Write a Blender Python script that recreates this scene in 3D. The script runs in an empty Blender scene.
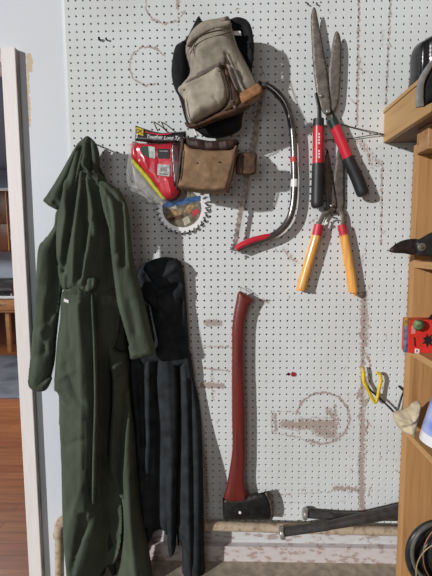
import bpy, bmesh, math, random
import numpy as np
from mathutils import Vector, Matrix
from mathutils.geometry import delaunay_2d_cdt
random.seed(7)
C = bpy.context.scene.collection
# ------------------------------------------------------------------ camera
F = 401.2
CAMX, CAMY, CAMZ = 0.0, -1.459, 1.585          # the pegboard's face is the plane y = 0, the floor z = 0
GX0, GZ0 = -0.5433, CAMZ + 0.8150              # centre of one hole of the pegboard
PIT, YAW, ROL = 0.10535, -0.02971, -0.00803
fw = Vector((math.sin(YAW)*math.cos(PIT), math.cos(YAW)*math.cos(PIT), -math.sin(PIT)))
rt = Vector((math.cos(YAW), -math.sin(YAW), 0)); up = rt.cross(fw)
rt2 = rt*math.cos(ROL) + up*math.sin(ROL); up2 = -rt*math.sin(ROL) + up*math.cos(ROL)
CAM = Vector((CAMX, CAMY, CAMZ))
YO = 0.0
def at(px, py, Y=0.0):                          # survey of the photograph: the point seen at (px, py) in the plane y = Y
    Y = Y+YO
    d = fw + rt2*((px-216)/F) + up2*(-(py-288)/F)
    return CAM + d*((Y-CAMY)/d.y)
cd = bpy.data.cameras.new('camera'); cam = bpy.data.objects.new('camera', cd); C.objects.link(cam)
cd.sensor_fit = 'VERTICAL'; cd.sensor_height = 36; cd.lens = 36*F/576; cd.clip_start = .02
M3 = Matrix((rt2, up2, -fw)).transposed()
cam.matrix_world = Matrix.Translation(CAM) @ M3.to_4x4()
bpy.context.scene.camera = cam
PXM = 1.459/F                                   # metres per pixel on the pegboard

# ------------------------------------------------------------------ materials
def s2l(c): return tuple((v/12.92 if v <= .04045 else ((v+.055)/1.055)**2.4) for v in [x/255 for x in c])
def newmat(name):
    m = bpy.data.materials.new(name); m.use_nodes = True
    nt = m.node_tree; return m, nt, nt.nodes['Principled BSDF']
def mat(name, col, rough=.6, metal=0, var=.12, vs=30, bump=0, bs=400, spec=.5, col2=None, stretch=None, contrast=None, coat=0, bdist=.001):
    m, nt, b = newmat(name); N = nt.nodes.new; L = nt.links.new
    b.inputs['Roughness'].default_value = rough; b.inputs['Metallic'].default_value = metal
    b.inputs['Specular IOR Level'].default_value = spec; b.inputs['Coat Weight'].default_value = coat
    tc = N('ShaderNodeTexCoord'); mp = N('ShaderNodeMapping'); L(tc.outputs['Object'], mp.inputs[0])
    if stretch: mp.inputs['Scale'].default_value = stretch
    n = N('ShaderNodeTexNoise'); n.inputs['Scale'].default_value = vs; n.inputs['Detail'].default_value = 5
    L(mp.outputs[0], n.inputs['Vector'])
    r = N('ShaderNodeValToRGB'); L(n.outputs[0], r.inputs[0])
    c2 = col2 or tuple(v*(1-var*2.2) for v in col); c1 = tuple(min(1, v*(1+var)) for v in col) if not col2 else col
    lo, hi = contrast or (.32, .68)
    r.color_ramp.elements[0].position = lo; r.color_ramp.elements[1].position = hi
    r.color_ramp.elements[0].color = (*c2, 1); r.color_ramp.elements[1].color = (*c1, 1)
    L(r.outputs[0], b.inputs['Base Color'])
    if bump:
        n2 = N('ShaderNodeTexNoise'); n2.inputs['Scale'].default_value = bs; n2.inputs['Detail'].default_value = 4
        L(mp.outputs[0], n2.inputs['Vector'])
        bp = N('ShaderNodeBump'); bp.inputs['Strength'].default_value = bump; bp.inputs['Distance'].default_value = bdist
        L(n2.outputs[0], bp.inputs['Height']); L(bp.outputs[0], b.inputs['Normal'])
    return m
def capsule_group():
    g = bpy.data.node_groups.new('capsule_mark', 'ShaderNodeTree')
    for nm, t, io in (('P','NodeSocketVector','INPUT'), ('A','NodeSocketVector','INPUT'), ('B','NodeSocketVector','INPUT'), ('W','NodeSocketFloat','INPUT'), ('S','NodeSocketFloat','INPUT'), ('Prev','NodeSocketFloat','INPUT'), ('Out','NodeSocketFloat','OUTPUT')):
        g.interface.new_socket(nm, in_out=io, socket_type=t)
    N = g.nodes.new; L = g.links.new; i = N('NodeGroupInput'); o = N('NodeGroupOutput')
    def vm(op, a, b=None):
        n = N('ShaderNodeVectorMath'); n.operation = op; L(a, n.inputs[0])
        if b is not None: L(b, n.inputs[1] if op != 'SCALE' else n.inputs['Scale'])
        return n
    def ma(op, a, b=None, clamp=False):
        n = N('ShaderNodeMath'); n.operation = op; n.use_clamp = clamp
        for k, v in enumerate((a, b)):
            if v is None: continue
            if isinstance(v, (int, float)): n.inputs[k].default_value = v
            else: L(v, n.inputs[k])
        return n.outputs[0]
    pa = vm('SUBTRACT', i.outputs['P'], i.outputs['A']).outputs[0]; ba = vm('SUBTRACT', i.outputs['B'], i.outputs['A']).outputs[0]
    h = ma('DIVIDE', vm('DOT_PRODUCT', pa, ba).outputs['Value'], ma('ADD', vm('DOT_PRODUCT', ba, ba).outputs['Value'], 1e-9), True)
    q = vm('SCALE', ba, h).outputs[0]; d = vm('DISTANCE', pa, q).outputs['Value']
    v = ma('MULTIPLY', ma('SUBTRACT', 1.0, ma('DIVIDE', d, i.outputs['W']), True), i.outputs['S'])
    L(ma('MAXIMUM', v, i.outputs['Prev']), o.inputs[0]); return g
CG = capsule_group()
def painted_board(name, col, marks, wear=(.25,.2,.17), grain=.03, wobble=.012, patch=.0, patch_scale=6, zstretch=1, tint2=None, rough=.55, attr=None):
    """paint with worn marks that have shapes of their own; marks = (x1,z1,x2,z2,width,strength) in world metres"""
    m, nt, b = newmat(name); N = nt.nodes.new; L = nt.links.new
    b.inputs['Roughness'].default_value = rough
    geo = N('ShaderNodeNewGeometry'); pos = geo.outputs['Position']
    nz = N('ShaderNodeTexNoise'); nz.inputs['Scale'].default_value = 28; nz.inputs['Detail'].default_value = 4; L(pos, nz.inputs['Vector'])
    sub = N('ShaderNodeVectorMath'); sub.operation = 'SUBTRACT'; L(nz.outputs['Color'], sub.inputs[0]); sub.inputs[1].default_value = (.5,.5,.5)
    sc = N('ShaderNodeVectorMath'); sc.operation = 'MULTIPLY'; L(sub.outputs[0], sc.inputs[0]); sc.inputs[1].default_value = (wobble,)*3
    ad = N('ShaderNodeVectorMath'); L(pos, ad.inputs[0]); L(sc.outputs[0], ad.inputs[1])
    fl = N('ShaderNodeVectorMath'); fl.operation = 'MULTIPLY'; L(ad.outputs[0], fl.inputs[0]); fl.inputs[1].default_value = (1,0,1)
    prev = None
    for x1,z1,x2,z2,w,s in marks:
        g = N('ShaderNodeGroup'); g.node_tree = CG; L(fl.outputs[0], g.inputs['P'])
        g.inputs['A'].default_value = (x1,0,z1); g.inputs['B'].default_value = (x2,0,z2); g.inputs['W'].default_value = w; g.inputs['S'].default_value = s
        if prev is None: g.inputs['Prev'].default_value = 0
        else: L(prev, g.inputs['Prev'])
        prev = g.outputs[0]
    if attr:
        at_ = N('ShaderNodeAttribute'); at_.attribute_name = attr; prev = at_.outputs['Fac']
    def mth(op, a, b_, clamp=False):
        n = N('ShaderNodeMath'); n.operation = op; n.use_clamp = clamp
        for k, v in enumerate((a, b_)):
            if isinstance(v, (int, float)): n.inputs[k].default_value = v
            else: L(v, n.inputs[k])
        return n.outputs[0]
    n1 = N('ShaderNodeTexNoise'); n1.inputs['Scale'].default_value = 110; n1.inputs['Detail'].default_value = 5; L(pos, n1.inputs['Vector'])
    n2 = N('ShaderNodeTexNoise'); n2.inputs['Scale'].default_value = patch_scale; n2.inputs['Detail'].default_value = 6
    mp = N('ShaderNodeMapping'); mp.inputs['Scale'].default_value = (1,1,zstretch); L(pos, mp.inputs[0]); L(mp.outputs[0], n2.inputs['Vector'])
    base = N('ShaderNodeMixRGB'); base.inputs[1].default_value = (*col,1); base.inputs[2].default_value = (*(tint2 or tuple(v*.86 for v in col)),1)
    L(mth('MULTIPLY', mth('SUBTRACT', n2.outputs[0], .4), 3, True), base.inputs[0])
    # ragged wear: mark strength against noise
    msk = prev if prev is not None else 0.0
    if patch > 0:
        pt = mth('MULTIPLY', mth('SUBTRACT', n2.outputs[0], 1-patch), 9, True)
        msk = mth('MAXIMUM', msk, pt)
    t = mth('MULTIPLY', mth('SUBTRACT', mth('ADD', msk, mth('MULTIPLY', n1.outputs[0], .9)), .82), 6, True)
    t = mth('MULTIPLY', t, mth('MULTIPLY', msk, 3, True), True)
    mx = N('ShaderNodeMixRGB'); L(t, mx.inputs[0]); L(base.outputs[0], mx.inputs[1]); mx.inputs[2].default_value = (*wear,1)
    L(mx.outputs[0], b.inputs['Base Color'])
    bp = N('ShaderNodeBump'); bp.inputs['Strength'].default_value = .25; bp.inputs['Distance'].default_value = .0008
    L(n1.outputs[0], bp.inputs['Height']); L(bp.outputs[0], b.inputs['Normal'])
    return m
def wood(name, c1, c2, scale=(60,60,3), rough=.5, ring=3.0, coat=0):
    m, nt, b = newmat(name); N = nt.nodes.new; L = nt.links.new
    tc = N('ShaderNodeTexCoord'); mp = N('ShaderNodeMapping'); mp.inputs['Scale'].default_value = scale; L(tc.outputs['Object'], mp.inputs[0])
    n = N('ShaderNodeTexNoise'); n.inputs['Scale'].default_value = 1; n.inputs['Detail'].default_value = 6; n.inputs['Distortion'].default_value = ring*.3; L(mp.outputs[0], n.inputs['Vector'])
    r = N('ShaderNodeValToRGB'); L(n.outputs[0], r.inputs[0])
    e = r.color_ramp.elements; e[0].position = .3; e[1].position = .66; e[0].color = (*c2,1); e[1].color = (*c1,1)
    k = e.new(.46); k.color = (*tuple((a*.7+d*.3) for a, d in zip(c1,c2)),1)
    L(r.outputs[0], b.inputs['Base Color']); b.inputs['Roughness'].default_value = rough; b.inputs['Coat Weight'].default_value = coat
    bp = N('ShaderNodeBump'); bp.inputs['Strength'].default_value = .15; bp.inputs['Distance'].default_value = .001
    L(n.outputs[0], bp.inputs['Height']); L(bp.outputs[0], b.inputs['Normal']); return m
def planks(name, c1, c2):
    m, nt, b = newmat(name); N = nt.nodes.new; L = nt.links.new
    tc = N('ShaderNodeTexCoord')
    br = N('ShaderNodeTexBrick'); br.inputs['Scale'].default_value = 1; br.inputs['Brick Width'].default_value = 1.3; br.inputs['Row Height'].default_value = .085
    br.inputs['Mortar Size'].default_value = .0015; br.inputs['Color1'].default_value = (*c1,1); br.inputs['Color2'].default_value = (*c2,1); br.inputs['Mortar'].default_value = (*tuple(v*.3 for v in c2),1)
    L(tc.outputs['Object'], br.inputs['Vector'])
    mp = N('ShaderNodeMapping'); mp.inputs['Scale'].default_value = (3,40,1); L(tc.outputs['Object'], mp.inputs[0])
    n = N('ShaderNodeTexNoise'); n.inputs['Scale'].default_value = 1; n.inputs['Detail'].default_value = 6; L(mp.outputs[0], n.inputs['Vector'])
    mx = N('ShaderNodeMixRGB'); mx.blend_type = 'MULTIPLY'; mx.inputs[0].default_value = .55; L(br.outputs['Color'], mx.inputs[1])
    r = N('ShaderNodeValToRGB'); r.color_ramp.elements[0].position = .3; r.color_ramp.elements[0].color = (.35,.3,.28,1); r.color_ramp.elements[1].position = .65; L(n.outputs[0], r.inputs[0]); L(r.outputs[0], mx.inputs[2])
    L(mx.outputs[0], b.inputs['Base Color']); b.inputs['Roughness'].default_value = .35; return m

# ------------------------------------------------------------------ object helpers
def tag(o, label, cat, group=None):
    o['label'] = label; o['category'] = cat
    if group: o['group'] = group
    return o
def thing(name, loc, label, cat, group=None):
    o = bpy.data.objects.new(name, None); C.objects.link(o); o.location = loc; o.empty_display_size = .05
    return tag(o, label, cat, group)
def rootloc(p):
    v = Vector((0,0,0))
    while p is not None: v += p.location; p = p.parent
    return v
def mesh_obj(name, verts, faces, m, parent=None, smooth=True, label=None, sharp=None):
    off = rootloc(parent)
    me = bpy.data.meshes.new(name); me.from_pydata([tuple(Vector(v)-off) for v in verts], [], faces); me.update()
    me.materials.append(m)
    if smooth:
        me.polygons.foreach_set('use_smooth', [True]*len(me.polygons))
    o = bpy.data.objects.new(name, me); C.objects.link(o)
    if smooth and sharp is not None:
        try: me.set_sharp_from_angle(angle=math.radians(sharp))
        except Exception: pass
    if parent: o.parent = parent
    if label: o['label'] = label
    return o
class MB:
    def __init__(s): s.v = []; s.f = []
    def add(s, v, f):
        k = len(s.v); s.v += [Vector(p) for p in v]; s.f += [tuple(i+k for i in q) for q in f]; return s
    def box(s, a, b, bev=0.0):
        a = Vector(a); b = Vector(b); lo = Vector([min(p,q) for p,q in zip(a,b)]); hi = Vector([max(p,q) for p,q in zip(a,b)])
        bm = bmesh.new(); bmesh.ops.create_cube(bm, size=1)
        for v in bm.verts: v.co = Vector([lo[i]+(v.co[i]+.5)*(hi[i]-lo[i]) for i in range(3)])
        if bev > 0: bmesh.ops.bevel(bm, geom=bm.edges[:], offset=bev, segments=2, affect='EDGES', profile=.5)
        bm.verts.index_update(); s.add([v.co.copy() for v in bm.verts], [[v.index for v in f.verts] for f in bm.faces]); bm.free(); return s
    def tube(s, pts, rad, seg=14, flat=None, cap=True):
        """sweep; flat=(direction, factor) squashes the section along a direction"""
        pts = [Vector(p) for p in pts]; n = len(pts)
        if not hasattr(rad, '__len__'): rad = [rad]*n
        t0 = (pts[1]-pts[0]).normalized(); a = t0.orthogonal().normalized(); vs = []; base = len(s.v)
        for i in range(n):
            t = (pts[min(i+1,n-1)]-pts[max(i-1,0)]).normalized()
            a = (a - t*a.dot(t)).normalized(); b = t.cross(a)
            for k in range(seg):
                an = 2*math.pi*k/seg; d = (a*math.cos(an)+b*math.sin(an))*rad[i]
                if flat: fd, ff = flat; fd = Vector(fd); d = d - fd*d.dot(fd)*(1-ff)
                vs.append(pts[i]+d)
        fs = [(i*seg+k, i*seg+(k+1)%seg, (i+1)*seg+(k+1)%seg, (i+1)*seg+k) for i in range(n-1) for k in range(seg)]
        if cap: fs += [tuple(reversed(range(seg))), tuple((n-1)*seg+k for k in range(seg))]
        return s.add(vs, fs)
    def build(s, name, m, parent=None, smooth=True, label=None, sharp=40): return mesh_obj(name, s.v, s.f, m, parent, smooth, label, sharp)
def catmull(P, n=8, closed=False):
    P = [Vector(p) for p in P]; out = []; k = len(P); R = range(k if closed else k-1)
    for i in R:
        p0 = P[(i-1)%k] if (closed or i > 0) else P[0]; p1 = P[i]; p2 = P[(i+1)%k]; p3 = P[(i+2)%k] if (closed or i+2 < k) else P[-1]
        for j in range(n):
            t = j/n; out.append(.5*((2*p1)+(p2-p0)*t+(2*p0-5*p1+4*p2-p3)*t*t+(3*p1-p0-3*p2+p3)*t**3))
    if not closed: out.append(P[-1])
    return out
def rlerp(R, n):
    out = []; k = len(R)-1
    for i in range(n):
        t = i/(n-1)*k; j = min(int(t), k-1); out.append(R[j]+(R[j+1]-R[j])*(t-j))
    return out
def ptube(pp, Y, rad, seg=14, n=6, flat=None):      # tube along photo points, Y a number or a list of depths
    Ys = Y if hasattr(Y, '__len__') else [Y]*len(pp)
    P = [at(p[0], p[1], y) for p, y in zip(pp, Ys)]; P = catmull(P, n) if len(P) > 2 else [P[0].lerp(P[1], k/8) for k in range(9)]
    R = rlerp(rad if hasattr(rad, '__len__') else [rad, rad], len(P))
    return MB().tube(P, R, seg, flat)
def segdist(Q, A, B):
    A = np.array(A, float); B = np.array(B, float); d = B-A; L = max(d@d, 1e-9)
    t = np.clip(((Q-A)@d)/L, 0, 1); return np.hypot(*(Q-(A+t[:,None]*d)).T)
def polydist(Q, P, closed=True):
    m = np.full(len(Q), 1e9); k = len(P)
    for i in range(k if closed else k-1): m = np.minimum(m, segdist(Q, P[i], P[(i+1)%k]))
    return m
def inside(Q, P):
    x, y = Q[:,0], Q[:,1]; c = np.zeros(len(Q), bool); k = len(P)
    for i in range(k):
        (x1,y1),(x2,y2) = P[i], P[(i+1)%k]
        if y1 == y2: continue
        c ^= ((y1 > y) != (y2 > y)) & (x < (x2-x1)*(y-y1)/(y2-y1)+x1)
    return c
def outline(poly, res, curved=True):
    if curved: P = [(p.x, p.y) for p in catmull([Vector((a,b,0)) for a, b in poly], 6, True)]
    else: P = list(poly)
    out = []
    for i in range(len(P)):
        a, b = P[i], P[(i+1)%len(P)]; d = math.hypot(b[0]-a[0], b[1]-a[1]); n = max(1, int(round(d/res)))
        if d < res*.25 and out and curved: continue
        for j in range(n): out.append((a[0]+(b[0]-a[0])*j/n, a[1]+(b[1]-a[1])*j/n))
    return out
FK = 1.0
def puff(name, poly, Y, T, ew, m, parent=None, folds=(), Tb=None, res=2.5, curved=True, label=None, power=.5, wav=0, wf=(.25,.05), tilt=None, smooth=True, sharp=None, roof=None):
    """closed cushion-like solid over an outline measured on the photograph; T bulge to the front (m), Tb to the back"""
    P = outline(poly, res, curved); Pn = np.array(P)
    x0, y0 = Pn.min(0); x1, y1 = Pn.max(0); G = []
    rows = int((y1-y0)/(res*.87))+1
    for j in range(rows):
        for i in range(int((x1-x0)/res)+2): G.append((x0+(i+.5*(j%2))*res, y0+j*res*.87))
    G = np.array(G); G = G[inside(G, P)]
    if len(G): G = G[polydist(G, P) > res*.45]
    V = [Vector(p) for p in P]+[Vector(tuple(p)) for p in G]; nb = len(P)
    vo, eo, fo, ov, oe, of = delaunay_2d_cdt(V, [], [list(range(nb))], 1, 1e-5)
    Q = np.array([tuple(v) for v in vo]); d = polydist(Q, P); bd = d < 1e-3
    t = np.clip(d/ew, 0, 1); pr = (1-(1-t)**2)**power
    h = T*pr
    if roof:                                    # ridge line, then a straight slope down to the right-hand edge
        rg, eg = np.array(roof[0]), np.array(roof[1]); xr = np.interp(Q[:,1], rg[:,1], rg[:,0]); xe = np.interp(Q[:,1], eg[:,1], eg[:,0])
        h = np.where(Q[:,0] > xr, T*np.clip((xe-Q[:,0])/np.maximum(xe-xr, 1), 0, 1), h)
    for f in folds:
        line, w, amp = f[:3]; dd = polydist(Q, line, False); h = h + FK*amp*np.exp(-(dd/w)**1.45)*np.clip(d/min(ew, 3), 0, 1)
    if wav:
        h = h + wav*np.clip(d/3, 0, 1)*(np.sin(Q[:,0]*wf[0]*6.28+Q[:,1]*wf[1]*6.28+1.7*np.sin(Q[:,1]*.031*6.28+Q[:,0]*.02)))
    hb = (T*.4 if Tb is None else Tb)*pr
    h[bd] = 0; hb[bd] = 0; n = len(Q); vs = []; bi = {}
    yb = np.array([Y + (tilt(q[0], q[1]) if tilt else 0) for q in Q])
    for i in range(n):
        p = at(Q[i,0], Q[i,1], yb[i]); vs.append((p.x, yb[i]+YO-h[i], p.z))
    fs = []
    for f in fo:
        a, b, c = [Q[k] for k in f[:3]]
        s = (b[0]-a[0])*(c[1]-a[1])-(b[1]-a[1])*(c[0]-a[0])
        fs.append(tuple(f) if s < 0 else tuple(reversed(f)))      # photo y runs down; normal to -y
    for i in range(n):
        if bd[i]: bi[i] = i
        else: bi[i] = len(vs); p = at(Q[i,0], Q[i,1], yb[i]); vs.append((p.x, yb[i]+YO+hb[i], p.z))
    fs += [tuple(bi[k] for k in reversed(f)) for f in fs if True]
    return mesh_obj(name, vs, fs, m, parent, smooth, label, sharp)
def slab(name, poly, Y, th, m, parent=None, curved=False, label=None, bev=.0006, res=6, smooth=False):
    """flat plate of thickness th, front face at Y"""
    P = outline(poly, res, curved) if curved else list(poly)
    bm = bmesh.new(); vs = [bm.verts.new(at(p[0], p[1], Y)) for p in P]; f = bm.faces.new(vs); f.normal_update()
    if f.normal.y > 0: f.normal_flip()
    r = bmesh.ops.extrude_face_region(bm, geom=[f])
    for v in r['geom']:
        if isinstance(v, bmesh.types.BMVert): v.co.y += th
    bmesh.ops.recalc_face_normals(bm, faces=bm.faces[:])
    bmesh.ops.triangulate(bm, faces=[f for f in bm.faces if len(f.verts) > 4])
    bm.verts.index_update(); V = [v.co.copy() for v in bm.verts]; Fs = [[v.index for v in q.verts] for q in bm.faces]; bm.free()
    return mesh_obj(name, V, Fs, m, parent, smooth, label)
def disc(name, c, r, th, m, parent=None, axis=Vector((0,-1,0)), dome=.3, label=None, seg=20):
    c = Vector(c); axis = Vector(axis).normalized()
    return MB().tube([c, c+axis*th*.7, c+axis*th*.95, c+axis*th], [r, r, r*(1-dome*.4), r*(1-dome)], seg).build(name, m, parent, True, label, 50)
def text(name, s, px, py, size, Y, m, parent, rot=0, label=None, shear=0):
    cu = bpy.data.curves.new(name, 'FONT'); cu.body = s; cu.size = size; cu.extrude = .0002; cu.align_x = 'CENTER'; cu.align_y = 'CENTER'; cu.shear = shear; cu.offset = size*.012
    o = bpy.data.objects.new('tmp', cu); C.objects.link(o); bpy.context.view_layer.update()
    me = bpy.data.meshes.new_from_object(o.evaluated_get(bpy.context.evaluated_depsgraph_get())); C.objects.unlink(o); bpy.data.objects.remove(o)
    p = at(px, py, Y); R = Matrix.Translation(p-rootloc(parent)) @ Matrix.Rotation(math.radians(rot), 4, 'Y') @ Matrix.Rotation(math.pi/2, 4, 'X')
    me.transform(R); me.materials.clear(); me.materials.append(m)
    q = bpy.data.objects.new(name, me); C.objects.link(q); q.parent = parent
    if label: q['label'] = label
    return q
def struct(o): o['kind'] = 'structure'; return o

# ------------------------------------------------------------------ palette
m_green = mat('green_twill', (.076,.092,.064), .85, var=.14, vs=14, bump=.55, bs=42, spec=.25, bdist=.007, stretch=(1,1,.45))
m_green_dark = mat('green_twill_shaded', (.040,.046,.036), .9, var=.15, vs=14, bump=.4, bs=260, spec=.2)  # darker copy of the green, with the shade behind the front panels in it
m_black = mat('black_fleece', (.030,.034,.038), .95, var=.2, vs=25, bump=.7, bs=500, spec=.15, bdist=.002)
m_khaki = mat('khaki_suede', (.31,.272,.222), .95, var=.09, vs=60, bump=.5, bs=500, spec=.15)
m_khaki_lt = mat('pale_suede', (.44,.395,.32), .95, var=.10, vs=45, bump=.5, bs=500, spec=.15)
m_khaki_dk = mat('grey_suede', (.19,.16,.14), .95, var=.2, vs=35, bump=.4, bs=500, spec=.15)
m_brownlea = mat('brown_leather', (.105,.058,.036), .7, var=.25, vs=40, bump=.4, bs=300, spec=.3)
m_tan = mat('tan_leather', (.26,.16,.09), .75, var=.16, vs=45, bump=.4, bs=250, spec=.3)
m_tanedge = mat('orange_leather', (.33,.16,.07), .75, var=.2, vs=60, bump=.4, bs=300, spec=.3)
m_darklea = mat('dark_leather', (.055,.030,.024), .6, var=.3, vs=40, bump=.4, bs=300, spec=.4)
m_web = mat('black_webbing', (.012,.012,.014), .85, var=.2, vs=60, bump=.5, bs=600, spec=.25)
m_thread = mat('thread', (.12,.09,.07), .9, var=.1)
m_steel_old = mat('worn_blade_steel', (.22,.195,.17), .5, .4, var=.18, vs=60, bump=.3, bs=150)
m_steel_brn = mat('tarnished_steel', (.16,.135,.115), .55, .3, var=.2, vs=70, bump=.3, bs=150)
m_steel = mat('bright_steel', (.55,.54,.52), .35, .9, var=.15, vs=40)
m_blade = mat('saw_steel', (.36,.31,.27), .5, .5, var=.3, vs=60)
m_gun = mat('dark_chrome', (.19,.18,.175), .24, .75, var=.15, vs=20)
m_redpl = mat('red_grip', (.60,.022,.045), .35, var=.06, vs=20, spec=.5)
m_blackpl = mat('black_rubber', (.018,.018,.020), .5, var=.15, vs=30, spec=.5)
m_yelwood = mat('varnished_yellow_wood', (.85,.42,.10), .32, var=.12, vs=6, stretch=(20,20,1.5), coat=.4)
m_redrub = mat('red_ferrule', (.55,.03,.05), .45, var=.1)
m_white = mat('white_print', (.8,.8,.8), .6, var=.02)
m_axeh = wood('red_stained_hickory', (.17,.022,.016), (.065,.010,.008), (70,70,4), .42, coat=.1)
m_axe = mat('blackened_axe_steel', (.022,.022,.020), .4, .3, var=.3, vs=40, bump=.3, bs=120)
m_edge = mat('ground_edge', (.17,.155,.14), .45, .5, var=.25, vs=60)
m_pipe = mat('paint_chipped_pipe', (.50,.40,.29), .65, var=.1, vs=45, bump=.6, bs=90, col2=(.25,.17,.11), contrast=(.30,.52))
m_bat = mat('dark_bat', (.060,.053,.052), .4, .2, var=.2, vs=40)
m_knob = mat('knob_steel', (.40,.38,.36), .35, .6, var=.15, vs=60)
m_tape = mat('grip_tape', (.05,.046,.046), .8, var=.2, vs=80, bump=.5, bs=300)
m_wood = wood('pine_board', (.48,.26,.105), (.33,.165,.055), (70,70,2.5), .6)
m_wood_h = wood('pine_shelf_board', (.50,.29,.12), (.36,.18,.065), (60,3,60), .6)
m_fascia = wood('pale_pine_fascia', (.50,.31,.135), (.38,.21,.08), (60,2.5,60), .6)
m_jamb = mat('white_painted_wood', (.86,.81,.79), .5, var=.025, vs=8, stretch=(30,30,1.5), bump=.3, bs=30)
m_wire = mat('black_wire', (.03,.03,.03), .4, .4, var=.1)
m_wirebr = mat('rusty_wire', (.12,.09,.07), .6, .4, var=.3, vs=80)
m_yel = mat('yellow_vinyl', (.72,.50,.015), .4, var=.12, vs=50)
m_kwhite = mat('white_plastic', (.8,.8,.78), .45, var=.03)

# ------------------------------------------------------------------ setting: pegboard wall
def pm(px1, py1, px2, py2, w, s=.5):
    a = at(px1, py1); b = at(px2, py2); return (a.x, a.z, b.x, b.z, w*PXM, s)
def ringm(cx, cy, rx, ry, w, s, a0=0, a1=360, n=9):
    out = []
    for k in range(n):
        t0 = math.radians(a0+(a1-a0)*k/n); t1 = math.radians(a0+(a1-a0)*(k+1)/n)
        out.append(pm(cx+rx*math.cos(t0), cy+ry*math.sin(t0), cx+rx*math.cos(t1), cy+ry*math.sin(t1), w, s))
    return out
marks = [pm(359,-10,357,125,2.6,.62), pm(391,-10,386,105,2.6,.62), pm(382,160,381,245,2.4,.58), pm(366,245,365,300,4,.4), pm(364,295,364,345,7,.70),
         pm(363,345,362,460,6,.62), pm(361,455,362,512,6,.68), pm(348,330,350,500,2,.4), pm(358,140,378,163,9,.5), pm(366,150,372,166,7,.5),
         pm(275,415,276,430,4,.62), pm(284,424,300,426,9,.70), pm(300,424,333,424,12,.66), pm(318,430,332,434,11,.70), pm(328,410,336,420,7,.62), pm(272,412,272,432,1.8,.62), pm(272,411,300,412,1.6,.6), pm(272,433,300,437,1.6,.6), pm(298,437,315,446,1.8,.6), pm(335,405,336,430,4,.6),
         pm(298,440,299,515,1.8,.42), pm(318,440,319,515,1.8,.42), pm(207,323,219,323,6,.75), pm(203,346,230,347,2.5,.6), pm(203,368,230,371,2.5,.6), pm(203,385,222,386,5,.85),
         pm(178,-3,178,8,5,.6), pm(180,12,187,10,2,.5), pm(179,14,178,30,2,.5), pm(284,250,296,262,7,.5), pm(352,278,358,290,5,.45), pm(262,300,267,302,5,.55),
         pm(270,495,330,492,2.5,.5), pm(335,488,362,490,7,.6), pm(260,502,300,503,1.5,.5), pm(360,60,362,72,6,.5), pm(383,30,382,45,5,.45), pm(212,370,213,400,4,.5), pm(395,470,402,474,1.5,.55), pm(386,450,396,453,1.5,.55),
         pm(300,468,318,469,1.5,.4), pm(205,455,207,500,5,.5), pm(132,130,139,148,4,.45), pm(376,225,384,232,5,.42)]
random.seed(11)
for k in range(150):
    x = random.uniform(200, 400) if k % 3 else random.uniform(75, 400); y = random.uniform(0, 520); a = random.uniform(0, 3.14); l = random.uniform(1, 9)
    marks.append(pm(x, y, x+l*math.cos(a), y+l*math.sin(a), random.uniform(.9, 2.0), random.uniform(.42, .6)))
for k in range(26):
    y = random.uniform(250, 510); marks.append(pm(random.uniform(358,371), y, random.uniform(358,371), y+random.uniform(3,14), random.uniform(1.5,4), random.uniform(.5,.7)))
marks += ringm(323,418,27,26,2.4,.72,-170,120,10) + ringm(148,66,19,20,1.9,.68,60,330,7) + ringm(166,4,21,20,1.9,.65,20,200,5)
m_peg = painted_board('worn_white_pegboard_paint', (.70,.735,.745), [], attr='paint_wear', wear=(.40,.33,.30), tint2=(.61,.635,.625), patch_scale=3)
pitch = .0254; nx0, nx1 = -1, 53; nz0, nz1 = -8, 65
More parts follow.
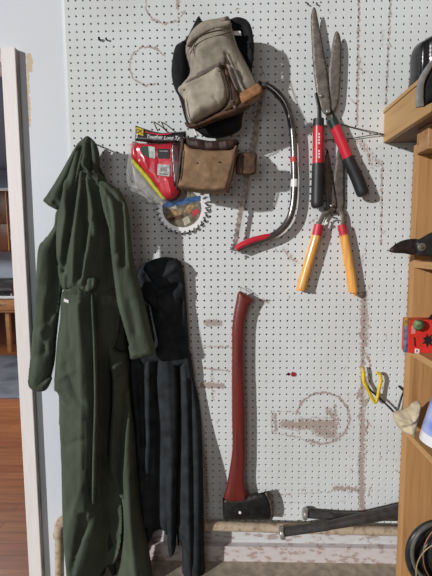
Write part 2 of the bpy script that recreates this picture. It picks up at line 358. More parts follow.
def pegboard():
    r = .0036; g = pitch/6; th = .005; xl = GX0-.022; z_bot = at(270, 524).z
    rows = [j for j in range(nz0, 90) if GZ0-j*pitch-pitch/2 > z_bot]; cols = range(54)
    cv = []; idx = {}
    for b in range(7):
        for a in range(7):
            if (a, b) == (3, 3): continue
            idx[(a, b)] = len(cv); cv.append(((a-3)*g, 0, (3-b)*g))
    ring = [(2,2),(3,2),(4,2),(4,3),(4,4),(3,4),(2,4),(2,3)]; k0 = len(cv)
    for dep in (0, th):
        for a in range(8): an = math.radians(135-45*a); cv.append((r*math.cos(an), dep, r*math.sin(an)))
    cf = []
    for b in range(6):
        for a in range(6):
            if a in (2,3) and b in (2,3): continue
            cf.append((idx[(a,b)], idx[(a,b+1)], idx[(a+1,b+1)], idx[(a+1,b)]))
    for a in range(8):
        b = (a+1) % 8
        cf.append((idx[ring[a]], k0+a, k0+b, idx[ring[b]])); cf.append((k0+a, k0+8+a, k0+8+b, k0+b))
    cv = np.array(cv); cf = np.array(cf)
    cen = np.array([(GX0+i*pitch, 0, GZ0-j*pitch) for j in rows for i in cols])
    V = (cen[:,None,:]+cv[None]).reshape(-1, 3); Fc = (cf[None]+np.arange(len(cen))[:,None,None]*len(cv)).reshape(-1, 4)
    zt = GZ0-rows[0]*pitch+pitch/2; zb = GZ0-rows[-1]*pitch-pitch/2; xr = GX0+53*pitch+pitch/2; xc = GX0-pitch/2
    k = len(V)
    V = np.vstack([V, [(xl,0,zb),(xl,0,zt),(xl,th,zt),(xl,th,zb),(xr,0,zb),(xr,th,zb),(xc,0,zb),(xc,0,zt)]])
    Fc = np.vstack([Fc, [(k,k+1,k+2,k+3),(k,k+3,k+5,k+4),(k,k+6,k+7,k+1)]])
    me = bpy.data.meshes.new('pegboard'); me.vertices.add(len(V)); me.vertices.foreach_set('co', V.ravel())
    me.loops.add(Fc.size); me.loops.foreach_set('vertex_index', Fc.ravel().astype(np.int32))
    me.polygons.add(len(Fc)); me.polygons.foreach_set('loop_start', (np.arange(len(Fc))*4).astype(np.int32)); me.update(calc_edges=True)
    Q = V[:,[0,2]]
    def wob(q, s, ph): return np.sin(q[:,0]*s+ph+1.3*np.sin(q[:,1]*s*.7))*.5+np.sin(q[:,1]*s*1.9+ph*2+q[:,0]*s*.8)*.5
    Qw = Q + np.stack([wob(Q, 190, 1)*.0022+wob(Q, 420, 2)*.0016, wob(Q, 210, 4)*.0022+wob(Q, 460, 5)*.0016], 1)
    wv = np.zeros(len(V))
    for x1,z1,x2,z2,w,st in marks:
        d = segdist(Qw, (x1,z1), (x2,z2)); wv = np.maximum(wv, np.clip(1-d/w, 0, 1)**.6*st)
    at_ = me.attributes.new('paint_wear', 'FLOAT', 'POINT'); at_.data.foreach_set('value', wv.astype(np.float32))
    me.materials.append(m_peg); o = bpy.data.objects.new('pegboard', me); C.objects.link(o); return o, xl, xr, zb, zt
pb, PXL, PXR, PZB, PZT = pegboard()
tag(pb, 'large worn white perforated hardboard covering the wall behind the tools', 'pegboard')
m_dark = mat('hole_shade_board', (.03,.028,.026), .9, var=.1)  # near-black backing: the shade inside the peg holes is in its colour
# plain wall around
wl_marks = [pm(28,56,29,66,6,.9), pm(27,60,28,120,4,.62), pm(30,200,32,205,2,.5)]
m_wall = painted_board('pale_blue_grey_wall_paint', (.70,.735,.79), [pm(28,56,29,68,6,.95), pm(27,66,29,125,3.5,.7)], wear=(.60,.46,.30), tint2=(.66,.70,.75), patch_scale=3, wobble=.006)
WF = .004                                                # plain wall's face, a little behind the pegboard's
jx1 = at(17, 85, -.019).x                                    # where the door casing meets the wall
DOORX = jx1-.018; HEADZ = at(10, 62, -.02).z
o = MB().box((DOORX, WF, 0), (PXL-.0015, .03, 3.0)).build('wall_back', m_wall, None, False); struct(o)
o = MB().box((-3.0, WF, HEADZ+.02), (DOORX, .03, 3.0)).build('wall_back_over_door', m_wall, None, False); o.name = 'wall_top'; struct(o)
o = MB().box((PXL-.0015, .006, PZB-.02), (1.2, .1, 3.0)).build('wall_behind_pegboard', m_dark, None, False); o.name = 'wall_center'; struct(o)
# lower boards
zb1 = at(275, 545, 0).z; 
m_low = painted_board('chipped_white_lower_paint', (.62,.63,.65), [], wear=(.40,.34,.32), patch=.46, patch_scale=26, zstretch=2.2, tint2=(.54,.52,.52))
m_low2 = painted_board('chipped_pinkish_board_paint', (.62,.58,.57), [], wear=(.42,.33,.30), patch=.47, patch_scale=28, zstretch=2, tint2=(.55,.47,.46))
o = MB().box((PXL, .012, zb1-.01), (1.2, .1, PZB-.0005)).build('wall_lower', m_low, None, False); struct(o)
zb2 = at(275, 562, -.012).z
o = MB().box((PXL, -.012, zb2-.03), (1.2, .1, zb1), .002).build('trim_1', m_low2, None, False); struct(o)
m_conc = mat('dusty_concrete', (.44,.38,.30), .9, var=.15, vs=30, bump=.6, bs=80, bdist=.003)
o = MB().box((PXL, -.17, .0), (1.2, .1, zb2), .008).build('wall_footing', m_conc, None, False); o.name='trim_2'; struct(o)
o = MB().box((PXL-.0015-.0, WF, 0), (PXL, .1, PZB)).build('trim_3', m_wall, None, False); struct(o)
m_floor = mat('garage_concrete', (.26,.24,.22), .85, var=.15, vs=5, bump=.3, bs=40)
o = MB().box((-2.2, -3.6, -.1), (1.3, .1, 0)).build('floor', m_floor, None, False); struct(o)
o = MB().box((1.0, -3.6, 0), (1.1, .1, 3.0)).build('wall_right', mat('right_wall_paint', (.30,.26,.22), .7, var=.05), None, False); struct(o)

# ------------------------------------------------------------------ door casing and the room beyond
JF = -.019
jl = at(2.6, 85, JF).x; jr = at(17, 85, JF).x
m_jamb_shade = mat('shaded_casing_side', (.40,.35,.32), .7, var=.3, vs=7, stretch=(30,30,2), bump=.4, bs=40)  # darker copy of the casing paint for the side in shade
m_headdk = m_jamb_shade
o = MB().box((jl, JF, 0), (jr, .1, at(10,47,JF).z), .002).build('door_1', m_jamb, None, False); 
struct(o)
# thin strip on the casing's right side, its shade put into the brown
o2 = MB().box((jr+.0002, JF+.003, 0), (jr+.0022, WF-.0005, at(17,48.5,JF).z)).build('side_board', m_jamb_shade, o, False, label='brown side of the casing, shade in its colour')
o3 = MB().box((-2.4, JF, at(5,62,JF).z), (jl-.001, .1, at(5,47,JF).z), .002).build('head_board', m_jamb, o, False)
o3 = MB().box((-2.4, .02, at(2,71,.02).z), (DOORX-.012, .06, at(2,64,.02).z), .002).build('door_stop', m_jamb, o, False)
KX0, KX1, KY1 = -6.0, -.35, 4.95
m_kwall = mat('kitchen_wall_paint', (.50,.54,.60), .7, var=.05, vs=3)
m_kceil = mat('kitchen_ceiling_paint', (.34,.40,.52), .8, var=.05)
o = MB().box((KX0, .1, -.1), (KX1, KY1, 0)).build('floor_2', planks('oak_floor_planks', (.36,.135,.050), (.27,.085,.030)), None, False); o.name = 'floor_kitchen'; struct(o)
o = MB().box((KX0, KY1, 0), (KX1, KY1+.1, 2.8)).build('wall_far', m_kwall, None, False); struct(o)
o = MB().box((KX0-.1, .1, 0), (KX0, KY1, 2.8)).build('wall_left', m_kwall, None, False); struct(o)
o = MB().box((KX1, .1, 0), (KX1+.1, KY1, 2.8)).build('wall_inner', m_kwall, None, False); struct(o)
o = MB().box((KX0, .1, 2.8), (KX1, KY1+.1, 2.9)).build('ceiling', m_kceil, None, False); struct(o)
m_cab = wood('brown_cabinet_wood', (.16,.060,.028), (.08,.028,.014), (14,14,3), .4)
m_draw = wood('honey_drawer_wood', (.55,.27,.11), (.42,.18,.07), (3,14,14), .4)
def kz(v, y): return at(10, v, y).z
yb = 4.35
# floor mat
tag(MB().box((-4.3, 2.55, .001), (-2.0, 4.2, .012), .003).build('floor_mat', mat('blue_grey_mat', (.14,.145,.17), .9, var=.25, vs=3, bump=.4), None), 'blue-grey mat on the wooden floor in front of the desk', 'mat')
dk = thing('desk', (-3.3, 4.4, 0), 'desk with white top and honey wood drawers seen through the doorway', 'desk')
MB().box((-4.5, yb-.02, kz(300,yb)+.02), (-1.9, KY1-.01, kz(300,yb)+.055), .004).build('desk_top', m_kwhite, dk)
zt = kz(300,yb)+.018
for xa in (-4.4, -3.62, -3.10, -2.58):
    d = MB().box((xa, yb, zt-.17), (xa+.50, yb+.35, zt), .006).build('drawer', m_draw, dk)
    MB().tube([(xa+.18, yb-.02, zt-.08), (xa+.32, yb-.02, zt-.08)], .006, 8).build('drawer_handle', m_steel, d)
MB().box((-4.4, yb+.02, zt-.21), (-2.0, yb+.40, zt-.172), .004).build('apron', m_draw, dk)
for xa in (-3.35, -2.3, -4.4): MB().box((xa, yb+.05, 0), (xa+.06, yb+.11, zt-.21), .004).build('leg', m_draw, dk)
MB().box((-4.4, KY1-.06, .0), (-2.0, KY1-.02, zt-.21)).build('back_panel', m_cab, dk)
cb = thing('wall_cabinet', (-3.3, 4.8, 1.6), 'brown wooden wall cabinet with pale open pigeonholes above the desk', 'cabinet')
zc0, zc1 = kz(252,4.6), kz(190,4.6)
MB().box((-4.4, 4.62, zc0), (-2.0, KY1-.01, zc1), .004).build('cabinet_body', m_cab, cb)
for k in range(9):
    xa = -4.36+k*.26
    d = MB().box((xa, 4.60, zc0+.03), (xa+.235, 4.619, zc0+.42), .004).build('door', m_cab, cb)
    MB().tube([(xa+.03, 4.585, zc0+.18), (xa+.03, 4.585, zc0+.25)], .005, 8).build('door_handle', m_steel, d)
    d = MB().box((xa, 4.60, zc0+.44), (xa+.235, 4.619, zc1-.03), .004).build('door', m_cab, cb)
MB().box((-4.42, 4.585, zc1-.01), (-1.98, KY1-.01, zc1+.03), .004).build('cornice', m_kwhite, cb)
for k in range(8): MB().box((-4.36+k*.26+.240, 4.59, zc0+.02), (-4.36+k*.26+.255, 4.61, zc1-.02)).build('divider', m_draw, cb)
mw = thing('microwave', (-3.45, 4.7, zt), 'black appliance standing on the white desk top', 'appliance')
MB().box((-3.95, 4.66, zt+.06), (-3.00, KY1-.05, zt+.27), .02).build('body', m_blackpl, mw)
MB().box((-3.9, 4.65, zt+.09), (-3.25, 4.659, zt+.24), .003).build('window', m_gun, mw)
bt = thing('bottle', tuple(at(14, 285, 4.42)-Vector((0,0,.10))), 'dark red bottle on the white desk beside the door casing', 'bottle')
c = Vector((at(14,285,4.42).x, 4.42, zt+.038)); MB().tube([c, c+Vector((0,0,.12)), c+Vector((0,0,.15)), c+Vector((0,0,.17)), c+Vector((0,0,.21))], [.035,.035,.02,.014,.014], 14).build('body', mat('dark_red_glass', (.12,.012,.015), .2), bt)
MB().tube([c+Vector((0,0,.205)), c+Vector((0,0,.225))], .017, 12).build('cap', m_blackpl, bt)
bt.location.z = bt.location.z
c = Vector((at(4,287,4.4).x, 4.42, zt+.038))
wd = thing('tape_dispenser', tuple(c), 'small black tape dispenser lying on the white desk', 'tape dispenser')
MB().box(c+Vector((-.09,-.025,0)), c+Vector((.07,.025,.03)), .006).build('body', m_blackpl, wd)
MB().tube([c+Vector((-.02,-.015,.05)), c+Vector((-.02,.015,.05))], .035, 16).build('reel', m_blackpl, wd)

def lean(o, zt, k):
    for v in o.data.vertices: v.co.x += (v.co.z-zt)*k
JZ = at(10,47,JF).z
for q in [x for x in C.objects if x.name in ('door_1','side_board')]: lean(q, JZ, .0070)
# ------------------------------------------------------------------ pipe with elbow
pp = thing('pipe', tuple(at(58, 560, -.05)), 'beige paint-chipped pipe along the foot of the pegboard, turning down at its left end', 'pipe')
PY = -.037; PR = .0172
MB().tube([at(66,521,PY), at(210,525.5,PY), at(300,528.5,PY), at(470,533,PY)], PR, 20).build('straight_run', m_pipe, pp)
MB().tube([at(59.5,532,PY), at(59.5,580,PY), Vector((at(59.5,580,PY).x, PY, .0))], PR, 20).build('downpipe', m_pipe, pp)
MB().tube(catmull([at(59.5,536,PY), at(59.6,528,PY), at(61.5,522.5,PY), at(66,520.8,PY), at(74,521,PY)], 6), PR*1.22, 20).build('elbow', m_pipe, pp, label='bulging elbow joint')
MB().tube([at(59.5,533,PY), at(59.5,536.5,PY)], PR*1.36, 20).build('collar', m_pipe, pp)

# ------------------------------------------------------------------ coverall
swing = lambda a: (lambda x, y: -a*(lambda t: t*t*(3-2*t))(min(1, max(0, (y-400)/105))))
FK = 1.6; YO = -.028
cv = thing('coverall', tuple(at(95, 560, -.03)), 'dark green long-sleeved work coverall hanging from a hook by its collar', 'coverall')
body = [(86,141),(97,160),(108,183),(118,196),(124,215),(125,250),(124,300),(127,345),(126,400),(120,460),(124,500),(124,540),(116,562),(118,584),(113,578),(107,566),(101,580),(80,584),(68,560),(64,500),(62,420),(60,385),(62,340),(64,300),(62,250),(62,210),(72,170)]
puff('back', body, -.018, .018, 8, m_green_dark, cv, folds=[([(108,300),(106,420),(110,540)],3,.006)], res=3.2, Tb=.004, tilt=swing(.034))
leg_l = [(64,290),(76,286),(95,284),(118,287),(121,310),(119,335),(113,360),(112,375),(112,400),(111,435),(111,460),(117,485),(122,505),(122,535),(118,556),(112,566),(107,565),(102,575),(96,588),(85,590),(71,586),(66,548),(64,516),(63,470),(61,420),(60,392),(56,389),(57,362),(59,338),(62,315)]
puff('leg', leg_l, -.036, .098, 24, m_green, cv, roof=([(86,285),(94,345),(96,400),(95,450),(93,500),(84,530),(79,590)], [(118,285),(121,310),(119,335),(113,360),(112,375),(112,435),(111,460),(122,505),(122,535),(112,566),(98,590)]), folds=[([(107,480),(111,520),(107,555)],8,-.022),([(88,300),(91,345),(92,400),(91,470)],3.0,.006),([(66,400),(85,410)],2.5,-.004),([(62,416),(90,424)],2,.004),([(66,440),(88,428)],2.5,-.004),([(60,392),(80,396)],1.6,-.005),
     ([(92,500),(86,530),(78,560),(80,585)],3,-.018),([(92,470),(80,500),(74,530)],3.5,.006),([(72,350),(86,385),(93,395)],3,-.006),([(62,375),(84,362)],2.5,.004),([(100,500),(90,520)],3,-.008),([(70,460),(82,480),(70,520)],4,-.006),([(77,300),(80,340)],2.5,-.006),([(68,300),(70,340),(68,380)],3,.004)], res=2.1, Tb=.01, power=.62, tilt=swing(.042))
MB_leg_r = [(108,345),(120,350),(128,354),(129,380),(131,405),(134,428),(137,468),(142,514),(149,549),(152,584),(135,588),(117,584),(121,560),(124,529),(122,502),(116,485),(110,468),(110,433),(113,387)]
puff('leg', MB_leg_r, -.035, .045, 13, m_green, cv, folds=[([(128,392),(125,430),(123,470),(124,506)],2.2,-.022),([(132,470),(134,520),(140,580)],4,.010),([(117,360),(117,420),(115,465)],3,.008),([(112,365),(127,360)],2,.006),([(112,380),(127,372)],2,-.007),([(122,400),(120,450)],2,-.005)], res=2.0, Tb=.008, tilt=swing(.042))
torso = [(86,139),(94,143),(98,153),(99,163),(99,172),(106,180),(110,195),(113,215),(114,240),(117,265),(119,284),(112,291),(98,297),(86,300),(74,297),(65,290),(61,278),(59,262),(58,240),(60,215),(64,195),(70,175),(78,150)]
puff('torso', torso, -.042, .078, 18, m_green, cv, roof=([(96,140),(104,190),(104,215),(101,240),(94,265),(89,290),(92,335)], [(99,160),(110,195),(113,215),(114,240),(117,265),(119,284),(119,300)]), folds=[([(87,142),(84,180),(78,225),(68,270)],2.6,-.020),([(87,145),(90,190),(84,235),(82,280)],2.6,.012),([(86,150),(92,185),(93,230),(88,275)],2.2,-.016),([(90,165),(99,200),(104,235)],2.5,.012),
     ([(86,170),(96,180),(104,205),(108,232)],2,-.012),([(100,220),(96,245),(90,280)],3,.010),([(72,185),(76,215),(70,255)],3,.012),([(62,262),(70,276),(68,290)],2,-.010),([(95,172),(86,172)],1.6,-.006),
     ([(76,235),(72,262),(75,285)],2,-.010),([(95,225),(92,250)],2,-.008)], res=2.0, Tb=.01, power=.55)
puff('waistband', [(63,276),(72,273),(82,277),(93,277),(97,281),(93,291),(84,292),(72,289),(64,288)], -.106, .014, 4, m_green, cv, folds=[([(66+3*k,274),(65.5+3*k,291)],.8,-.003 if k%2 else .0015) for k in range(10)], res=1.2, Tb=.03, label='gathered elastic waist')
puff('collar', [(85,137),(91,138),(92,150),(88,170),(84,190),(76,200),(64,208),(57,210),(49,206),(43,201),(50,190),(56,181),(62,171),(68,160),(73,151),(79,142)], -.066, .024, 9, m_green, cv, curved=False, folds=[([(80,148),(66,180),(54,204)],2.6,.006),([(83,148),(74,178),(66,200)],2.4,-.014),([(86,150),(80,180),(76,196)],2.2,.010),([(49,191),(60,205)],2,-.004)], res=1.9, Tb=.012, power=.55)
puff('collar', [(87,136),(95,142),(99,152),(100,164),(98,174),(103,180),(98,186),(92,176),(87,160),(84,145)], -.070, .022, 6, m_green, cv, folds=[([(91,142),(92,170)],1.8,-.010)], res=1.7, Tb=.01)
sl_l = [(64,205),(57,212),(55,226),(46,238),(39.6,247),(37.5,270),(36,300),(33,340),(30,368),(29,382),(32,388),(40,391),(47,389),(51,378),(55,360),(57,335),(61,300),(64,280),(66,250),(68,225)]
puff('sleeve', sl_l, -.040, .045, 16, m_green, cv, folds=[([(62,215),(50,245),(46,280)],4,.006),([(63,225),(60,260),(56,310)],3,-.014),([(55,300),(48,350)],3,-.008),([(45,250),(42,300),(38,350)],3,.005),([(52,322),(46,330),(52,345)],2.5,.005),([(58,228),(46,246)],2,-.006)], res=2.0, Tb=.012)
puff('cuff', [(30,376),(29,383),(33,389),(40,391.5),(47,389),(52,377),(42,379)], -.055, .022, 6, m_green, cv, res=1.5, Tb=.02)
sl_r = [(99,184),(104,181),(110,184),(119,190),(125,199),(129,213),(131,234),(133,255),(136,271),(142,292),(148,317),(152,336),(155,353),(144,357),(131,359),(129,344),(123,323),(118,305),(114,278),(111,252),(109,230),(103,208)]
puff('sleeve', sl_r, -.100, .034, 10, m_green, cv, folds=[([(108,190),(117,215),(118,250)],3,.008),([(122,205),(124,235),(126,265)],2.5,-.012),([(118,262),(124,300),(134,345)],4,.006),([(110,200),(114,230)],2,-.010),([(132,300),(138,330)],3,-.004),([(104,184),(121,204)],2.2,-.008)], res=1.9, Tb=.012)
puff('cuff', [(128,345),(153,341),(155,354),(144,357.5),(131,359.5)], -.099, .036, 9, m_green, cv, res=1.6, Tb=.014, curved=False)
slab('label_tag', [(64,298.5),(68.8,300.2),(68.3,303.2),(63.7,301.6)], -.118, .03, m_white, cv, label='small white tag')
# zip placket with stitching
puff('placket', [(91,300),(94,300),(96.5,345),(98,400),(97,450),(95.5,498),(92,500),(92.5,450),(94,400),(93,345)], -.126, .010, 2, m_green, cv, folds=[([(91,305+k*7),(98,305+k*7)],1.1,.0012) for k in range(28)], res=1.3, Tb=.03, tilt=swing(.042))
puff('pocket_flap', [(60,352),(76,346),(88,352),(90,376),(86,388),(64,392),(58,389)], -.112, .010, 3, m_green, cv, res=2, Tb=.05, folds=[([(64,360),(86,362)],2,.004)])
hk = tag(MB().tube(catmull([Vector((at(86,139).x,.012,at(86,139).z)), at(86,140,-.03), at(86,141,-.055), at(86,139,-.062), at(86,136.5,-.064)], 5), .0028, 10).build('peg_hook', m_wire), 'black wire hook at the top of the green coverall', 'hook')

YO = 0.0
# ------------------------------------------------------------------ black fleece garment
bf = thing('hooded_jacket', tuple(at(170, 560, -.02)), 'black fleece hooded jacket hanging beside and behind the green coverall', 'jacket')
jk = [(133,300),(150,285),(165,282),(180,285),(186,300),(188,340),(190,365),(196,386),(200,409),(202,435),(203,470),(204,530),(204,584),(192,588),(183,584),(182,548),(180,539),(178,545),(174,520),(167,535),(163,530),(155,531),(150,541),(144,540),(138,480),(130,400),(124,340)]
puff('body', jk, -.012, .026, 14, m_black, bf, folds=[([(150,360),(150,440),(146,520)],3,.012),([(158,350),(160,440),(158,528)],2.6,-.016),([(178,340),(180,420),(178,520)],2.4,-.018),([(186,345),(188,430),(190,570)],3.5,.012),([(196,410),(197,500),(198,580)],2.2,-.012),([(141,370),(144,440)],2.5,-.012),([(134,362),(139,420),(142,500)],2,.01)], res=2.2, Tb=.008, tilt=swing(.056))
puff('sleeve', [(160,352),(172,350),(178,370),(179,430),(177,500),(176,545),(172,556),(168.5,553),(167,530),(165,480),(160,420),(157,380)], -.026, .024, 7, m_black, bf, folds=[([(168,360),(172,450),(171,540)],2.5,.004)], res=1.9, Tb=.01, tilt=swing(.056))
puff('sleeve', [(182,345),(190,352),(195,385),(199,410),(201,440),(202,500),(201,560),(198,584),(186,584),(184,540),(183,470),(182,400)], -.024, .022, 7, m_black, bf, folds=[([(190,380),(193,470),(192,560)],2.2,-.008)], res=2.1, Tb=.01, tilt=swing(.056))
puff('hood', [(141,266),(152,260),(165,257),(177,259.5),(182,265),(185,285),(187,315),(189,345),(188,362),(176,366),(158,362),(142,364),(132,345),(130,310),(134,285)], -.024, .032, 12, m_black, bf, folds=[([(150,266),(165,275),(176,268)],3,.010),([(146,275),(160,292),(178,285)],3,-.016),([(144,290),(160,306),(170,330)],3,.012),([(182,300),(178,330),(182,355)],3,-.012),([(150,305),(156,340)],3,-.012)], res=2.0, Tb=.012, tilt=swing(.056))

FK = 1.0; YO = 0.0
# ------------------------------------------------------------------ khaki suede tool pouch with harness
YO = -.062
kp = thing('tool_pouch', tuple(at(215, 80, -.02)), 'large khaki suede tool bag with black back pad, hanging tilted high up', 'tool pouch')
puff('back_pad', [(198,17),(205,23),(226,20),(245,23),(251,32),(252,50),(252,75),(250,95),(243,116),(240,130),(225,137),(208,138),(198,132),(187,124),(180,100),(175,88),(172,74),(173,55),(177,46),(187,38)], -.020, .030, 9, m_web, kp, folds=[([(177,50),(176,80)],3,.012),([(240,35),(243,70)],4,-.016)], res=2.2, Tb=.004)
puff('shoulder_strap', [(186,42),(178,46),(173,56),(171.5,75),(176,92),(182,95),(186,90),(187,60)], -.045, .025, 6, m_web, kp, res=1.8)
MB().tube(catmull([at(231,21,-.05), at(238,20.5,-.055), at(246,25,-.055), at(250,38,-.055), at(250.5,58,-.052), at(247,84,-.05)], 6), rlerp([.006,.010,.012,.011,.010,.008], 31), 12, ((0,1,0),.6)).build('handle_loop', m_web, kp)
slab('care_tag', [(233,31),(240.5,31),(241.5,35.5),(233.5,35)], -.062, .002, m_white, kp, label='small white cloth tag')
puff('main_pocket', [(198,27),(206,23),(218,21),(229,19),(232,27),(237,45),(244,60),(252,75),(259,88),(260,96),(250,107),(235,114),(215,121),(199,127),(192,126),(187,118),(184,100),(182,92),(180,88),(188,78),(190,70),(187,60),(185,52),(187,42),(191,34)], -.048, .062, 16, m_khaki, kp,
     folds=[([(188,45),(198,34),(212,29),(230,27)],1.5,-.005),([(190,50),(204,39),(229,33)],1.5,.004),([(231,30),(238,50),(247,72),(256,92)],2.2,.008),([(226,62),(234,82),(240,100)],1.8,-.014),([(229,75),(236,92)],1.5,.010),([(236,72),(243,86)],1.2,-.008),([(186,52),(190,66),(198,78)],2,-.006),([(200,60),(215,52)],5,.008)], res=1.7, Tb=.02, power=.6)
puff('flap', [(190,36),(199,28),(212,24),(229,21),(230,27),(214,31),(203,36),(190,45),(187,46)], -.105, .010, 3, m_khaki, kp, res=1.5, Tb=.03)
puff('pocket_shadow_gusset', [(197,73),(210,66),(222,57),(226,60),(224,68),(216,74),(206,72),(198,78)], -.110, .008, 4, m_khaki_dk, kp, res=1.5, Tb=.03).name = 'pocket_mouth_shade'  # dark patch laid on for the shade in the pocket mouth
puff('front_pocket', [(178,89),(190,81),(206,74),(218,66),(222,70),(225,80),(228,92),(227,102),(221,109),(210,115),(198,122),(190,124),(187,116),(185,104),(183,98)], -.105, .034, 10, m_khaki_lt, kp, folds=[([(219,70),(225,90),(224,102)],1.6,.005),([(181,91),(200,83),(216,72)],1.6,.006),([(190,100),(200,112)],5,.006),([(214,100),(218,106)],1.2,-.006)], res=1.6, Tb=.03, power=.6)
puff('pocket_rim', [(184,86),(188,80),(200,73),(211,66),(219,62),(221,66),(212,73),(201,79),(190,85),(182,90)], -.128, .011, 2.6, m_khaki_dk, kp, folds=[([(186,86),(201,77),(218,66)],.8,-.004)], res=1.3, Tb=.03)
puff('side_gusset', [(222,64),(226,66),(233,84),(239,94),(241,103),(236,109),(226,113),(220,113),(227,105),(229,92),(225,78)], -.106, .018, 4, m_brownlea, kp, res=1.6, Tb=.03)
puff('bottom_trim', [(185,122),(192,125),(205,120),(222,111),(240,102),(247,104),(251,107),(236,114),(215,121),(200,127),(190,128),(186,126)], -.100, .016, 3.5, m_brownlea, kp, res=1.6, Tb=.03)
for a, b in (((229,70),(237,90)), ((234,68),(243,87))):
    ptube([a, b], -.116, .0032, 8, flat=((0,1,0),.6)).build('tool_loop', m_khaki_dk, kp)
puff('leather_strap', [(238,97),(240,93),(258,83),(262,87),(262,94),(243,105),(240,102)], -.112, .008, 2.5, m_tanedge, kp, folds=[([(242,100),(261,89)],1.2,.002)], res=1.4, Tb=.006, curved=False)
for q in ((232.5,101.5),(234.5,107)): disc('rivet', at(q[0],q[1],-.124), .0045, .004, m_steel_brn, kp)
for nm, P_ in (('seam', [(189,50),(192,43),(200,36),(212,31.5),(229,28.5)]), ('seam', [(190,54),(195,46),(204,40),(216,36),(231,32)]), ('seam', [(231,28),(238,50),(247,72),(256,89)]), ('seam', [(227,52),(232,64),(238,78),(246,92)])):
    ptube(P_, -.112, .0011, 6, flat=((0,1,0),2.0)).build(nm, m_thread, kp)
for P_ in ([(184,86),(201,77),(219,66)], [(183,90),(202,82),(220,71),(226,84),(228,98)], [(184,98),(188,118),(197,120),(214,112)]):
    ptube(P_, -.134, .0010, 6, flat=((0,1,0),3)).build('seam', m_thread, kp)
puff('buckle', [(192,128),(194,128),(199,136),(196,137)], -.052, .004, 1.5, m_kwhite, kp, res=1.2, curved=False, label='small white metal buckle end')

# ------------------------------------------------------------------ brown leather nail pouch
YO = -.052
np_ = thing('leather_pouch', tuple(at(208, 165, -.02)), 'tan and brown leather nail pouch hanging below the khaki bag', 'pouch')
puff('back_panel', [(180,137),(194,138),(210,141),(236,139),(239,141),(237,160),(232,180),(229,193),(205,194),(178,190),(176,182),(179,160)], -.022, .022, 6, m_darklea, np_, res=2, Tb=.006, curved=False, tilt=lambda x, y: -.02)
puff('side_gusset', [(182,138),(186,142),(184,160),(181,184),(178,190),(176,186),(178,165),(180,150)], -.040, .026, 4, m_darklea, np_, res=1.6, tilt=lambda x, y: -.02)
puff('front_panel', [(184,143),(193,149),(212,151),(232,150),(238,142),(237,158),(232,178),(228,193),(215,194.5),(198,193),(181,190),(177,187),(180,178),(182,160)], -.042, .034, 4.5, m_tan, np_, folds=[([(180,186),(205,190),(227,189)],2,.006),([(205,160),(210,175)],8,.006),([(186,152),(184,180)],1.3,-.003)], res=1.7, Tb=.01, curved=False, power=.6, tilt=lambda x, y: -.02)
for P_ in ([(183,150),(181,176),(180,186)], [(181,187),(205,191),(226,190)], [(235,150),(232,172),(227,188)]):
    ptube(P_, -.094, .0009, 6, flat=((0,1,0),3)).build('seam', m_thread, np_)
puff('pocket_lip', [(187,139),(200,140),(216,141),(233,140),(235,146),(230,151),(212,152),(194,150),(188,147)], -.052, .018, 4, m_darklea, np_, folds=[([(190+7*k,141),(192+7*k,150)],1.5,.004 if k%2 else -.004) for k in range(7)], res=1.5, tilt=lambda x, y: -.02)
for q in ((197,163),(219,162)): disc('rivet', at(q[0],q[1],-.098), .0028, .004, m_brownlea, np_)
puff('belt_loop', [(238,154),(242,152.5),(256,153),(256.5,163),(255,174),(243,175.5),(236,174),(236,164)], -.035, .012, 2.2, m_brownlea, np_, res=1.6, folds=[([(240,160),(254,161)],3,.004)], label='dark brown leather belt loop', tilt=lambda x, y: -.02)

# ------------------------------------------------------------------ bow saw
YO = 0.0
bs = thing('bow_saw', tuple(at(270, 245, -.02)), 'bow saw with dark tubular frame and red handle end, hanging tilted beside the bags', 'saw')
fr = [(262,85),(268,86),(277,93),(285,103),(290,117),(293,135),(294,158),(294.5,182),(293,205),(288,221),(277,233),(262,240),(248,245),(238,249)]
P = catmull([at(a, b, -.036) for a, b in fr], 6); MB().tube(P, rlerp([.0095]*2+[.0122]*12, len(P)), 18).build('tubular_frame', m_gun, bs)
gp = [(236,249),(243,244.5),(254,240),(265,237),(271,235)]
P = catmull([at(a, b, -.040) for a, b in gp], 5); MB().tube(P, rlerp([.0105,.0118,.0118,.0105,.006], len(P)), 16).build('red_sleeve', m_redpl, bs, label='red hand guard')
# toothed blade
A = Vector((234.5,249,0)); B = Vector((263,88,0)); n = 60; dv = (B-A); nv = Vector((dv.y,-dv.x,0)).normalized(); nv = -nv if nv.x > 0 else nv
L_ = []; R_ = []
for k in range(n+1):
    q = A+dv*(k/n); L_.append((q.x+nv.x*(1.9+(1.9 if k%2 else 0)), q.y+nv.y*(1.9+(1.9 if k%2 else 0)))); R_.append((q.x-nv.x*2.0, q.y-nv.y*2.0))
slab('toothed_blade', L_+R_[::-1], -.033, .0014, m_blade, bs)
MB().tube([at(232,249,-.032), at(239,250,-.032)], .006, 12).build('blade_clamp', m_steel, bs)
disc('wing_nut', at(230.5,248.5,-.036), .0055, .007, m_steel, bs); disc('clamp_bolt', at(235,253,-.034), .0045, .009, m_steel, bs)
MB().tube([at(258,83,-.030), at(266,88,-.030)], .0095, 12).build('tension_lever', m_blackpl, bs); disc('pivot_bolt', at(263.5,84.5,-.045), .006, .006, m_steel, bs)
P = [at(294.6,179.5,-.036), at(294.3,187,-.036)]; MB().tube(P, .0128, 18).build('sticker', m_kwhite, bs, label='white sticker band'); 
P = [at(293.6,157,-.036), at(294,162,-.036)]; MB().tube(P, .0126, 18).build('sticker', m_redrub, bs, label='thin red sticker band')

